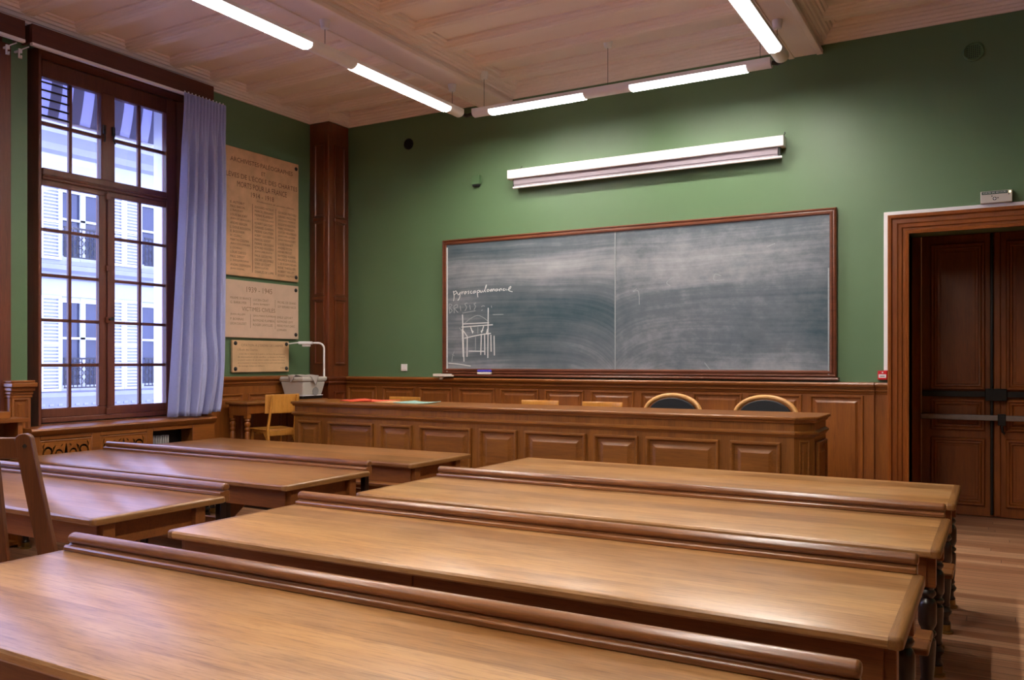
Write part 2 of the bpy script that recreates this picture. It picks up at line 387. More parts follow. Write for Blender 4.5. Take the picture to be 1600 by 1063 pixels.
    def text(s, string, mp, x, y, w, h, align='l'):      # letters fitted to width w, height h at (x,y); mp(u,v,depth)
        vs, fs, bx = glyphs(string)
        sx = w / max(1e-6, bx[1] - bx[0]) if w else h / (bx[3] - bx[2]); sy = h / max(1e-6, bx[3] - bx[2])
        ww = sx * (bx[1] - bx[0]); ox = x - (0 if align == 'l' else ww / 2 if align == 'c' else ww)
        return s.add([mp(ox + (p[0] - bx[0]) * sx, y + (p[1] - bx[2]) * sy, p[2]) for p in vs], fs)
    def build(s, name, mat, parent=None, loc=None, bevel=0.0, smooth=40, seg=2, world=False, solid=0.0):
        me = bpy.data.meshes.new(name); me.from_pydata(s.v, [], s.f)
        bm = bmesh.new(); bm.from_mesh(me); bmesh.ops.recalc_face_normals(bm, faces=bm.faces); bm.to_mesh(me); bm.free()
        me.materials.append(M[mat] if isinstance(mat, str) else mat)
        if smooth:
            for p in me.polygons: p.use_smooth = True
            me.set_sharp_from_angle(angle=math.radians(smooth))
        o = bpy.data.objects.new(name, me); COL.objects.link(o)
        if loc:                                          # move the origin to loc, keep the geometry in place
            me.transform(Matrix.Translation(-Vector(loc))); o.location = loc
        if parent is not None:
            o.parent = parent
            if world: o.location = (Vector(loc) if loc else Vector((0, 0, 0))) - WORLD[parent.name]
        if solid:
            sm = o.modifiers.new('thickness', 'SOLIDIFY'); sm.thickness = solid
        if bevel:
            bv = o.modifiers.new('edge', 'BEVEL'); bv.width = bevel; bv.segments = seg; bv.limit_method = 'ANGLE'; bv.angle_limit = math.radians(50); bv.harden_normals = False
        return o

_gl = {}
def glyphs(string):
    if string in _gl: return _gl[string]
    cu = bpy.data.curves.new('lettering', 'FONT'); cu.body = string; cu.size = 1; cu.extrude = 0; cu.resolution_u = 2
    ob = bpy.data.objects.new('lettering', cu); COL.objects.link(ob)
    dg = bpy.context.evaluated_depsgraph_get(); dg.update()
    me = bpy.data.meshes.new_from_object(ob.evaluated_get(dg))
    vs = [tuple(v.co) for v in me.vertices]; fs = [tuple(p.vertices) for p in me.polygons]
    bpy.data.objects.remove(ob); bpy.data.curves.remove(cu); bpy.data.meshes.remove(me)
    bx = (min(v[0] for v in vs), max(v[0] for v in vs), min(v[1] for v in vs), max(v[1] for v in vs))
    _gl[string] = (vs, fs, bx); return _gl[string]

def fret(name, outer, holes, depth, mat):                # board with cut-out holes, lies in local xy
    cu = bpy.data.curves.new(name, 'CURVE'); cu.dimensions = '2D'; cu.fill_mode = 'BOTH'; cu.extrude = depth / 2
    for poly in [outer] + holes:
        sp = cu.splines.new('POLY'); sp.points.add(len(poly) - 1)
        for p, q in zip(sp.points, poly): p.co = (q[0], q[1], 0, 1)
        sp.use_cyclic_u = True
    ob = bpy.data.objects.new(name, cu); COL.objects.link(ob)
    dg = bpy.context.evaluated_depsgraph_get(); dg.update()
    me = bpy.data.meshes.new_from_object(ob.evaluated_get(dg))
    vs = [tuple(v.co) for v in me.vertices]; fs = [tuple(p.vertices) for p in me.polygons]
    bpy.data.objects.remove(ob); bpy.data.curves.remove(cu); bpy.data.meshes.remove(me)
    return vs, fs

WORLD = {}
def thing(name, label, cat, loc, rotz=0.0, group=None):
    o = bpy.data.objects.new(name, None); COL.objects.link(o); o.empty_display_size = 0.1
    o.location = loc; o.rotation_euler = (0, 0, rotz); o['label'] = label; o['category'] = cat
    if group: o['group'] = group
    WORLD[o.name] = Vector(loc)
    return o
def tag(o, label, cat, group=None):
    o['label'] = label; o['category'] = cat
    if group: o['group'] = group
    return o
def structure(o):
    o['kind'] = 'structure'; WORLD[o.name] = Vector(o.location); return o
def dup(root, loc, rotz=None, label=None, scale=None):
    r = root.copy(); COL.objects.link(r); r.location = loc
    if rotz is not None: r.rotation_euler = (0, 0, rotz)
    if label: r['label'] = label
    if scale: r.scale = scale
    for ch in list(root.children):
        c = ch.copy(); COL.objects.link(c); c.parent = r
        for g in list(ch.children):
            d = g.copy(); COL.objects.link(d); d.parent = c
    return r
X, Y, Z = (1, 0, 0), (0, 1, 0), (0, 0, 1)
NX, NY = (-1, 0, 0), (0, -1, 0)

RAISED = [(0, 0), (0, 0.018), (0.006, 0.026), (0.018, 0.027), (0.028, 0.018), (0.034, 0.002), (0.054, 0.002), (0.088, 0.017), (0.091, 0.020)]
PLAINP = [(0, 0), (0, 0.012), (0.006, 0.018), (0.016, 0.018), (0.024, 0.010), (0.029, 0.001), (0.05, 0.001), (0.068, 0.012), (0.070, 0.014)]
FLATP = [(0, 0), (0, 0.008), (0.010, 0.012), (0.022, 0.004), (0.032, -0.008), (0.05, -0.010)]

# ------------------------------------------------------------------ setting
fl = structure(MB().box(XL - 0.5, XR + 0.5, YB - 0.3, YF + 1.7, -0.1, 0).build('floor', 'floor', smooth=0))
# platform the teacher's desk stands on
pf = MB().box(XL, -1.05, 6.6, YF, 0, PZ - 0.03)
plat = structure(pf.build('floor_platform', 'oak_apron', smooth=0))
MB().box(XL, -1.02, 6.57, YF, PZ - 0.03, PZ).build('platform_boards', 'oak_rail', plat, bevel=0.006)

# window openings in the left wall
W1, W2 = (4.50, 6.42), (2.50, 4.26)
ZW0, ZW1 = 0.90, 4.45
wl = MB()
def wall_x(mb, x0, x1, y0, y1, z0, z1, holes):
    ys = sorted({y0, y1, *[h[0] for h in holes], *[h[1] for h in holes]})
    for a, b in zip(ys, ys[1:]):
        hs = [h for h in holes if h[0] <= a and h[1] >= b]
        if not hs: mb.box(x0, x1, a, b, z0, z1)
        else:
            mb.box(x0, x1, a, b, z0, hs[0][2]); mb.box(x0, x1, a, b, hs[0][3], z1)
HL = [(W1[0], W1[1], ZW0, ZW1), (W2[0], W2[1], ZW0, ZW1), (0.5, 2.24, ZW0, ZW1)]
wall_x(wl, XL - 0.25, XL, YB, YF + 0.3, 0, ZC + 0.1, HL)
wall_left = structure(wl.build('wall_left', 'green', smooth=0))
wo = MB()
wall_x(wo, XL - 0.48, XL - 0.25, YB, YF + 0.3, 0, 6.2, [(4.62, 6.19, 1.0, 4.34), (2.60, 4.17, 1.0, 4.34), (0.60, 2.17, 1.0, 4.34)])
structure(wo.build('wall_left_outer', 'white_wall', smooth=0))
# front wall with the door opening
DX0, DX1, DZ = -0.72, 0.62, 2.72
structure(MB().box(XL, DX0, YF, YF + 0.3, 0, ZC + 0.1).box(DX1, XR, YF, YF + 0.3, 0, ZC + 0.1).box(DX0, DX1, YF, YF + 0.3, DZ, ZC + 0.1).build('wall_front', 'green', smooth=0))
wr = MB()
wall_x(wr, XR, XR + 0.3, YB, YF + 0.3, 0, ZC + 0.1, [(-1.75, -0.55, 1.0, 4.1)])
w4 = structure(MB().rings((XR + 0.2, -1.75, 1.0), Y, Z, X, 1.2, 3.1, [(0, 0), (0, 0.06), (0.08, 0.06), (0.08, 0)], fill=False).build('window_4', 'oak_window', smooth=0))
MB().box(XR + 0.2, XR + 0.25, -1.17, -1.13, 1.08, 4.02).box(XR + 0.2, XR + 0.25, -1.67, -0.63, 3.0, 3.06).box(XR + 0.2, XR + 0.25, -1.67, -0.63, 2.0, 2.03).build('glazing_bar', 'oak_window', w4, smooth=0)
MB().box(XR + 0.222, XR + 0.226, -1.67, -0.63, 1.08, 4.02).build('pane', 'glass', w4, smooth=0)
structure(wr.build('wall_right', 'green_rear', smooth=0))
structure(MB().box(XL, XR, YB - 0.2, YB, 0, ZC + 0.1).build('wall_back', 'green_rear', smooth=0))

structure(MB().box(XR - 0.04, XR, YB, YF, 0, 0.98).build('trim_8', 'oak_wall', smooth=0))  # unseen panelling, added to tone down green bounce from the right wall
structure(MB().box(XL, XR - 0.04, YB, YB + 0.04, 0, 1.36).build('trim_9', 'oak_wall', smooth=0))  # unseen panelling, added against green light off the back wall
# ceiling: panels, ribs, beams, cornices
ceil = structure(MB().box(XL - 0.25, XR + 0.2, YB - 0.2, YF + 0.3, ZC, ZC + 0.12).build('ceiling', 'plaster', smooth=0))
BE = [(-5.19, -4.86), (-1.76, -1.485)]
BAYS = [(XL, BE[0][0]), (BE[0][1], BE[1][0]), (BE[1][1], XR)]
ribp = [(-0.105, ZC), (-0.105, ZC - 0.018), (-0.088, ZC - 0.022), (-0.08, ZC - 0.04), (-0.066, ZC - 0.044), (-0.058, ZC - 0.064), (-0.03, ZC - 0.066), (-0.02, ZC - 0.072), (0.02, ZC - 0.072), (0.03, ZC - 0.066), (0.058, ZC - 0.064), (0.066, ZC - 0.044), (0.08, ZC - 0.04), (0.088, ZC - 0.022), (0.105, ZC - 0.018), (0.105, ZC)]
for a, b in BAYS:
    first = None
    for k in range(21):
        y = 8.08 - 0.52 * k
        if first is None:
            first = MB().prism(ribp, 'x', a, b).build('ceiling_rib', 'plaster', ceil, smooth=25); first.location.y = y
        else:
            c = first.copy(); COL.objects.link(c); c.location.y = y
# stepped cornice round each bay
corn = [(0, ZC - 0.15), (0.028, ZC - 0.15), (0.032, ZC - 0.132), (0.05, ZC - 0.128), (0.054, ZC - 0.106), (0.07, ZC - 0.102), (0.082, ZC - 0.078), (0.10, ZC - 0.072), (0.104, ZC - 0.05), (0.124, ZC - 0.046), (0.13, ZC - 0.022), (0.155, ZC - 0.018), (0.155, ZC), (0, ZC)]
for i, (a, b) in enumerate(BAYS):
    y1 = YF
    path = [(a, YB), (b, YB), (b, y1), (a, y1)]
    if i == 0: path = [(a, YB), (b, YB), (b, y1), (-7.3, y1), (-7.3, 8.12), (a, 8.12)]
    MB().sweep(path, corn, lambda u, v, h: (u, v, h), closed=True).build('cornice', 'plaster', ceil, smooth=25)
for k, (a, b) in enumerate(BE):
    o = MB()
    o.box(a, b, YB, YF, ZC - 0.225, ZC)
    for x0, x1 in ((a - 0.022, a + 0.035), (b - 0.035, b + 0.022)):
        o.box(x0, x1, YB, YF, ZC - 0.236, ZC - 0.19)
    structure(o.build('trim_%d' % (1 + k), 'plaster', bevel=0.006))

# ------------------------------------------------------------------ front wall: wainscot, pilaster, door
wn = MB()
wy = YF - 0.045
wn.box(-7.3, -1.01, wy, YF, 0.0, 1.30)
wn.box(-1.01, -0.895, YF - 0.012, YF, 0.0, 1.30)
wains = structure(wn.build('trim_3', 'oak_wall', smooth=0))
capp = [(0, 1.255), (0.008, 1.262), (0.012, 1.28), (0.03, 1.288), (0.03, 1.30), (0.018, 1.306), (0.03, 1.322), (0.055, 1.332), (0.06, 1.35), (0.052, 1.366), (-0.045, 1.37), (-0.045, 1.255)]
cm = MB()
cm.prism([(wy - p, z) for p, z in capp], 'x', -7.3, -1.005)
cm.prism([(YF - 0.012 - p * 0.8, z) for p, z in capp], 'x', -1.005, -0.895)
cm.build('wainscot_cap', 'oak_wall_x', wains, smooth=30)
for a, b in [(-7.27, -6.8), (-6.71, -6.21), (-6.14, -5.66), (-5.57, -5.07), (-5.0, -4.5), (-4.42, -3.94), (-3.86, -3.36), (-3.29, -2.81), (-2.72, -2.22), (-2.16, -1.65), (-1.58, -1.10)]:
    MB().rings((a, wy, 0.14), X, Z, NY, b - a, 1.105, PLAINP).build('wainscot_panel', 'oak_wall', wains, smooth=30)

# corner pilaster
pl = MB()
PX, PY = -7.3, 8.12
pl.box(XL, PX, PY, YF, 0, ZC - 0.15)
pil = structure(pl.build('trim_4', 'oak_pilaster', bevel=0.012))
pp = MB()
for z0, z1 in ((1.52, 2.33), (2.39, 3.32), (3.38, 4.30)):
    pp.rings((XL + 0.09, PY, z0), X, Z, NY, 0.17, z1 - z0, [(0, 0), (0, 0.014), (0.016, 0.018), (0.028, 0.004), (0.034, 0.003)])
    pp.rings((PX, PY + 0.10, z0), Y, Z, X, 0.20, z1 - z0, [(0, 0), (0, 0.014), (0.016, 0.018), (0.028, 0.004), (0.034, 0.003)])
pp.rings((PX, PY + 0.10, 0.6), Y, Z, X, 0.20, 0.58, [(0, 0), (0, 0.014), (0.016, 0.018), (0.028, 0.004), (0.034, 0.003)])
pp.build('pilaster_panel', 'oak_pilaster', pil, smooth=30)
pb = MB()
for z in (2.36, 3.35):
    pb.prism([(0, z - 0.035), (0.02, z - 0.03), (0.03, z), (0.02, z + 0.03), (0, z + 0.035)], 'y', 0, 0.0001) if False else None
    pb.box(XL + 0.08, XL + 0.27, PY - 0.03, PY + 0.01, z - 0.03, z + 0.02); pb.box(PX - 0.01, PX + 0.03, PY + 0.09, PY + 0.31, z - 0.03, z + 0.02)
pb.sweep([(XL, PY), (PX, PY), (PX, YF)], [(0.01, 1.27), (-0.012, 1.27), (-0.03, 1.30), (-0.02, 1.31), (-0.045, 1.34), (-0.045, 1.36), (0.01, 1.37)], lambda u, v, h: (u, v, h))
pb.box(XL, PX + 0.012, PY - 0.012, YF, 0, 0.55)
pb.build('pilaster_moulding', 'oak_pilaster', pil, bevel=0.008)

# left wall wainscot past the window
lw = MB()
wx = XL + 0.04
lw.box(XL, wx, 6.42, PY, 0, 1.31)
lwain = structure(lw.build('trim_5', 'oak_wall', smooth=0))
MB().prism([(wx + p, z + 0.02) for p, z in capp], 'y', 6.30, PY - 0.04).build('wainscot_cap', 'oak_wall_y', lwain, smooth=30)
for a, b in ((6.45, 6.98), (7.06, 7.60), (7.68, 8.08)):
    MB().rings((wx, a, 0.55), Y, Z, X, b - a, 0.64, PLAINP).build('wainscot_panel', 'oak_wall', lwain, smooth=30)
# dado block between the two windows
db = MB()
db.box(XL, XL + 0.10, 4.285, 4.475, 0, 1.30)
dado = structure(db.build('trim_6', 'oak_wall', bevel=0.006))
MB().rings((XL + 0.10, 4.30, 0.3), Y, Z, X, 0.155, 0.94, [(0, 0), (0, 0.012), (0.014, 0.016), (0.026, 0.004), (0.036, -0.002), (0.05, -0.002), (0.06, 0.008)]).build('dado_panel', 'oak_wall', dado, smooth=30)
cm = MB()
for z0, z1, p in ((1.24, 1.27, 0.018), (1.27, 1.30, 0.03), (1.30, 1.335, 0.05), (1.335, 1.375, 0.075), (1.375, 1.395, 0.05)):
    cm.box(XL, XL + 0.10 + p, 4.285 - p * 0.25, 4.475 + p * 0.25, z0, z1)
cm.build('dado_cap', 'oak_wall_y', dado, bevel=0.008)

lo = structure(MB().box(XL, XL + 0.035, YB, 4.285, 0, 0.90).build('trim_10', 'oak_wall', smooth=0))
MB().prism([(XL, 0.90), (XL + 0.07, 0.90), (XL + 0.09, 0.92), (XL + 0.085, 0.95), (XL, 0.965)], 'y', YB, 4.285).build('dado_sill', 'oak_wall_y', lo, smooth=30)
# door: lined recess, casing, two leaves
YD = 9.78
dr = MB()
dr.box(DX0 - 0.03, DX0, YF + 0.02, YD + 0.05, 0, 3.0).box(DX1, DX1 + 0.03, YF + 0.02, YD + 0.05, 0, 3.0).box(DX0 - 0.03, DX1 + 0.03, YF + 0.3, YD + 0.05, 3.0, 3.03).box(DX0, DX1, YF + 0.25, YF + 0.3, DZ, 3.0)
dr.box(DX0 - 0.3, DX1 + 0.3, YD + 0.09, YD + 0.14, 0, 3.2)
door = structure(dr.build('door_1', 'oak_door', smooth=0))
casp = [(0, 0), (0, 0.03), (0.02, 0.035), (0.03, 0.022), (0.05, 0.024), (0.058, 0.04), (0.085, 0.044), (0.095, 0.055), (0.10, 0.034), (0.135, 0.036), (0.145, 0.06), (0.165, 0.064), (0.174, 0.055), (0.174, 0)]
MB().sweep([(DX1, 0.0), (DX1, DZ), (DX0, DZ), (DX0, 0.0)], [(-p, h) for p, h in casp], lambda u, v, h: (u, YF - h, v)).build('door_casing', 'oak_door', door, smooth=30)
def leaf(x0, x1, flip):
    lf = MB().box(x0, x1, YD, YD + 0.05, 0.01, 2.99).build('door_leaf', 'oak_door', door, smooth=0)
    prof = [(0, 0), (0, 0.022), (0.010, 0.034), (0.026, 0.034), (0.036, 0.016), (0.044, 0.020), (0.054, 0.018), (0.062, 0.002), (0.085, 0.002), (0.088, 0.006)]
    for z0, z1 in ((1.275, 2.76), (0.865, 1.185), (0.11, 0.79)):
        MB().rings((x0 + 0.085, YD, z0), X, Z, NY, x1 - x0 - 0.17, z1 - z0, prof if z1 - z0 > 0.4 else prof[:8] + [(0.075, 0.010)]).build('door_panel', 'oak_door', lf, smooth=30)
    return lf
CXD = -0.045
leaf(DX0 + 0.01, CXD - 0.005, False); leaf(CXD + 0.005, DX1 - 0.01, True)
MB().box(CXD - 0.015, CXD + 0.045, YD - 0.022, YD, 0.02, 2.96).build('meeting_bead', 'oak_door', door, bevel=0.008)
blk = MB().box(DX0 + 0.02, DX1 - 0.02, YD - 0.05, YD - 0.026, 1.205, 1.262)
blk.box(CXD - 0.045, CXD - 0.02, YD - 0.045, YD - 0.01, 0.03, 2.9)
blk.box(CXD - 0.09, CXD + 0.10, YD - 0.085, YD - 0.02, 1.17, 1.29)
blk.build('espagnolette_bolt', 'black', door, bevel=0.006)
pb = MB().box(DX0 + 0.005, DX1 - 0.02, YD - 0.13, YD - 0.09, 0.975, 1.03)
pb.build('panic_bar', 'steel', door, bevel=0.008)
hb = MB().box(CXD + 0.02, CXD + 0.09, YD - 0.14, YD - 0.02, 0.93, 1.04).tube([(CXD + 0.055, YD - 0.12, 0.94), (CXD + 0.06, YD - 0.13, 0.87), (CXD + 0.08, YD - 0.12, 0.85)], 0.012)
hb.box(DX0 + 0.03, DX0 + 0.07, YD - 0.1, YD - 0.0, 0.98, 1.025)
hb.build('bar_bracket', 'black', door, bevel=0.005)
# white cable duct round the casing
cd = structure(MB().sweep([(DX1 + 0.19, 1.5), (DX1 + 0.19, DZ + 0.192), (DX0 - 0.192, DZ + 0.192), (DX0 - 0.192, 1.48)], [(-0.018, 0), (-0.018, 0.022), (0.018, 0.022), (0.018, 0)], lambda u, v, h: (u, YF - h, v)).build('trim_7', 'white', bevel=0.003))

# ------------------------------------------------------------------ left windows
def window(n, y0, y1, sub):
    # y0..y1 clear glazing; rows as in the photo
    XG = XL - 0.23
    fr = MB()
    fw = 0.125
    fr.box(XG - 0.03, XG + 0.05, y0 - fw, y0 - 0.0, 0.98, 4.40)
    fr.box(XG - 0.03, XG + 0.05, y1 + 0.0, y1 + fw, 0.98, 4.40)
    fr.box(XG - 0.03, XG + 0.05, y0, y1, 4.24, 4.40)
    fr.box(XG - 0.03, XG + 0.05, y0, y1, 0.98, 1.03)
    root = structure(fr.build('window_%d' % n, 'oak_window', bevel=0.008))
    ym = (y0 + y1) / 2 - 0.005
    MB().box(XG - 0.03, XG + 0.06, y0, y1, 3.275, 3.385).box(XG - 0.02, XG + 0.075, y0, y1, 3.30, 3.325).build('transom', 'oak_window', root, bevel=0.01)
    MB().box(XG - 0.03, XG + 0.055, ym - 0.075, ym + 0.075, 3.38, 4.26).build('upper_mullion', 'oak_window', root, bevel=0.01)
    st = 0.085
    for (a, b) in ((y0, ym - 0.003), (ym + 0.003, y1)):
        s_ = MB()
        ga, gb = (a + (0.0 if a == y0 else st), b - (st if a == y0 else 0.0))
        inner = (ga, gb)
        s_.box(XG - 0.02, XG + 0.035, a, b, 1.03, 1.115).box(XG - 0.02, XG + 0.035, a, b, 3.225, 3.28)
        if a == y0: s_.box(XG - 0.02, XG + 0.035, gb, b, 1.115, 3.225)
        else: s_.box(XG - 0.02, XG + 0.035, a, ga, 1.115, 3.225)
        mid = (ga + gb) / 2
        sash = s_.build('casement', 'oak_window', root, bevel=0.006)
        mu = MB().box(XG - 0.015, XG + 0.022, mid - 0.015, mid + 0.015, 1.115, 3.225)
        for z in (1.526, 1.955, 2.38, 2.81): mu.box(XG - 0.015, XG + 0.022, ga, gb, z - 0.015, z + 0.015)
        mu.build('glazing_bar', 'oak_window', sash, bevel=0.005)
        zs = [1.115, 1.526, 1.955, 2.38, 2.81, 3.225]
        for i in range(5):
            for p, q in ((ga, mid), (mid, gb)):
                MB().box(XG - 0.002, XG + 0.002, p, q, zs[i], zs[i + 1]).build('pane', 'glass', sash, smooth=0)
        # fanlight above
        fa, fb = (a, ym - 0.075) if a == y0 else (ym + 0.075, b)
        mid = (fa + fb) / 2
        ul = MB().box(XG - 0.015, XG + 0.022, mid - 0.016, mid + 0.016, 3.385, 4.24).box(XG - 0.015, XG + 0.022, fa, fb, 3.795, 3.83).build('fanlight_bar', 'oak_window', root, bevel=0.005)
        for p, q in ((fa, mid), (mid, fb)):
            for z0, z1 in ((3.385, 3.81), (3.81, 4.24)):
                MB().box(XG - 0.002, XG + 0.002, p, q, z0, z1).build('pane', 'glass', ul, smooth=0)
    # espagnolette and catches
    e = MB().tube([(XG + 0.05, ym, 1.03), (XG + 0.05, ym, 3.30)], 0.008)
    for z in (1.06, 1.98, 2.50, 3.22): e.box(XG + 0.034, XG + 0.062, ym - 0.025, ym + 0.025, z - 0.03, z + 0.03)
    e.build('espagnolette_rod', 'oak_window', root, bevel=0.004)
    e = MB().obox((XG + 0.075, ym + 0.02, 1.99), (0.025, 0.05, 0.02), (0.3, 0, 0)).lathe([(0.0, -0.0), (0.016, 0.004), (0.018, 0.02), (0.008, 0.03)], (XG + 0.06, ym + 0.03, 1.99), 10, 'x')
    e.build('window_handle', 'iron', root)
    c = MB()
    for s in (-1, 1):
        c.tube([(XG + 0.06, ym + s * 0.04, 3.90), (XG + 0.075, ym + s * 0.055, 3.86), (XG + 0.07, ym + s * 0.045, 3.80), (XG + 0.08, ym + s * 0.06, 3.76)], 0.008).box(XG + 0.05, XG + 0.07, ym + s * 0.05 - 0.015, ym + s * 0.05 + 0.015, 3.84, 3.93)
    c.build('fanlight_catch', 'iron', root)
    # oak lining of the reveal and board under the window
    rv = MB()
    ye = W1[1] if n == 1 else y1 + fw + 0.02
    rv.prism([(XG + 0.0, y1 + fw - 0.005), (XL + 0.004, ye - 0.02), (XL + 0.004, ye + 0.01), (XG + 0.0, ye + 0.01)], 'z', 0.972, 4.44)
    if n > 1: rv.box(XL, XL + 0.022, y1 + fw + 0.0, y1 + fw + 0.095, 0.97, 4.37)
    rv.box(XG + 0.05, XL + 0.006, y0 - fw - 0.02, y0 - fw + 0.005, 0.93, 4.44)
    rv.box(XG + 0.05, XL + 0.006, y0 - fw, ye, 4.40, 4.44)
    rv.build('reveal_lining', 'oak_window', root, bevel=0.004)
    return root
WG1 = (4.745, 6.122)
win1 = window(1, *WG1, 0)
win2 = window(2, WG1[0] - 2.0, WG1[1] - 2.0, 0)
win3 = window(3, WG1[0] - 4.0, WG1[1] - 4.0, 0)
# slatted ventilator in the first pane of the fanlight
lv = MB()
for z in (3.885, 3.965, 4.045, 4.125, 4.2):
    lv.obox((XL - 0.235 + 0.018, 4.895, z), (0.03, 0.27, 0.012), (0, 0.5, 0))
lv.build('ventilator_slat', 'iron', win1)

# radiator cabinet below the window with fretwork grilles
XC = XL + 0.20
rc = thing('radiator_cabinet', 'oak radiator cabinet below the window, with scroll grilles and one open bay', 'radiator cover', (XL + 0.1, 5.4, 0))
RY0, RY1 = 4.44, 6.44
f_ = MB()
bays = [(4.50, 4.995), (5.085, 5.59), (5.665, 6.15)]
f_.box(XL, XC, RY0, bays[0][0], 0, 0.90)
f_.box(XC - 0.03, XC, bays[0][1], bays[1][0], 0, 0.90).box(XC - 0.03, XC, bays[1][1], bays[2][0], 0, 0.90)
f_.box(XL, XC, bays[2][1], RY1, 0, 0.90)
for a, b in bays:
    f_.box(XC - 0.03, XC, a, b, 0.855, 0.90).box(XC - 0.03, XC, a, b, 0.0, 0.16)
f_.build('cabinet_frame', 'oak_wall_y', rc, (XL + 0.1, 5.4, 0), bevel=0.006, world=True)
s_ = MB().prism([(XL, 0.90), (XC + 0.012, 0.90), (XC + 0.02, 0.915), (XC + 0.03, 0.925), (XC + 0.04, 0.945), (XC + 0.034, 0.962), (XC + 0.01, 0.968), (XL, 0.972)], 'y', RY0 - 0.04, RY1)
s_.box(XL - 0.17, XL, 4.62, 6.245, 0.955, 0.975)
s_.build('sill', 'oak_wall_y', rc, (XL + 0.1, 5.4, 0), world=True, smooth=30)
def ribbon(pts, ws):
    n = len(pts); P = [Vector(p) for p in pts]; Lp = []; Rp = []
    for i in range(n):
        d = (P[min(i + 1, n - 1)] - P[max(i - 1, 0)]).normalized(); q = Vector((-d.y, d.x)) * ws[i]
        Lp.append(P[i] + q); Rp.append(P[i] - q)
    return [tuple(p) for p in Lp + Rp[::-1]]
def spiral(cx, cz, r0, r1, a0, a1, w0, w1, n=16):
    pts = []; ws = []
    for i in range(n):
        t = i / (n - 1); r = r0 + (r1 - r0) * t; a = a0 + (a1 - a0) * t
        pts.append((cx + r * math.cos(a), cz + r * math.sin(a))); ws.append(w0 + (w1 - w0) * t)
    return ribbon(pts, ws)
def grille_holes(w, h):
    hs = []
    for sy in (-1, 1):                       # upper and lower halves mirror each other
        for sx in (-1, 1):
            def m(poly): return [(w / 2 + sx * x, h / 2 + sy * y * 1.16) for x, y in poly]
            pass
            hs.append(m(spiral(0.165, 0.20, 0.062, 0.022, -PI * 0.5, PI * 1.35, 0.006, 0.011)))
            hs.append(m(spiral(0.075, 0.185, 0.050, 0.018, PI * 1.4, -PI * 0.25, 0.005, 0.009)))
            hs.append(m(ribbon([(0.02, 0.10), (0.05, 0.095), (0.085, 0.105), (0.11, 0.125)], [0.004, 0.011, 0.010, 0.003])))
            hs.append(m(ribbon([(0.10, 0.255), (0.118, 0.235), (0.122, 0.21)], [0.003, 0.010, 0.004])))
            hs.append(m(ribbon([(0.135, 0.11), (0.165, 0.10), (0.195, 0.085)], [0.003, 0.010, 0.003])))
            hs.append(m(ribbon([(0.205, 0.275), (0.218, 0.25), (0.214, 0.225)], [0.003, 0.007, 0.002])))
            hs.append(m(ribbon([(0.03, 0.262), (0.045, 0.25), (0.052, 0.24)], [0.003, 0.006, 0.002])))
        hs.append([(w / 2 + x, h / 2 + sy * y * 1.16) for x, y in ribbon([(0, 0.13), (0, 0.18), (0, 0.23), (0, 0.265)], [0.004, 0.017, 0.011, 0.003])])
        hs.append([(w / 2 + x, h / 2 + sy * y) for x, y in ribbon([(0, 0.02), (0, 0.05), (0, 0.085)], [0.004, 0.014, 0.003])])
    return hs
for a, b in bays[:2]:
    w, h = b - a, 0.69
    vs, fs = fret('grille', [(0, 0), (w, 0), (w, h), (0, h)], grille_holes(w, h), 0.012, 'oak_wall')
    g = MB().add([(XC - 0.014 + v[2], a + v[0], 0.16 + v[1]) for v in vs], fs)
    g.rings((XC - 0.008, a, 0.16), Y, Z, X, w, h, [(0, 0), (0, 0.004), (0.006, 0.006), (0.014, 0.002), (0.018, 0)], fill=False)
    g.build('fretwork_grille', 'oak_wall_y', rc, (XL + 0.1, 5.4, 0), world=True, smooth=0)
MB().box(XL + 0.005, XL + 0.02, RY0 + 0.05, 6.15, 0.02, 0.89).build('shade_backing', 'black', rc, (XL + 0.1, 5.4, 0), world=True, smooth=0)  # black sheet stands in for the shade behind grilles and open bay
rd = thing('radiator', 'grey ribbed radiator seen in the open bay of the cabinet below the window', 'radiator', (XL + 0.1, 5.78, 0))
r_ = MB()
for k in range(8):
    y = 5.685 + 0.028 * k
    r_.box(XL + 0.05, XL + 0.14, y, y + 0.02, 0.10, 0.80)
r_.box(XL + 0.07, XL + 0.12, 5.68, 5.9, 0.14, 0.20).box(XL + 0.07, XL + 0.12, 5.68, 5.9, 0.70, 0.76)
for y in (5.69, 5.88): r_.box(XL + 0.08, XL + 0.11, y, y + 0.02, 0, 0.14)
r_.build('radiator_fins', 'foot_pad', rd, (XL + 0.1, 5.78, 0), bevel=0.006, world=True)

# pelmets with their white curtain rails
def pelmet(name, y0, y1, label, hooks):
    p = thing('curtain_pelmet', label, 'pelmet', (XL, (y0 + y1) / 2, 4.40), group='pelmets over the windows')
    L0 = (XL, (y0 + y1) / 2, 4.40)
    b = MB().box(XL + 0.135, XL + 0.165, y0, y1, 4.40, 4.565).box(XL, XL + 0.135, y0, y0 + 0.025, 4.40, 4.565).box(XL, XL + 0.135, y1 - 0.025, y1, 4.40, 4.565).box(XL, XL + 0.135, y0 + 0.025, y1 - 0.025, 4.545, 4.565)
    b.build('pelmet_board', 'oak_pelmet', p, L0, bevel=0.003, world=True)
    r = MB().box(XL + 0.13, XL + 0.172, y0, y1 - hooks[1], 4.372, 4.398)
    r.build('curtain_rail', 'white', p, L0, bevel=0.004, world=True)
    return p
pelmet('a', 4.445, 6.46, 'dark brown wooden pelmet with white rail over the window with the blue curtain', (0, 0.0))
pelmet('b', 2.35, 4.385, 'dark brown wooden pelmet cut by the left picture edge, next to the small white hooks', (0, 0.0))
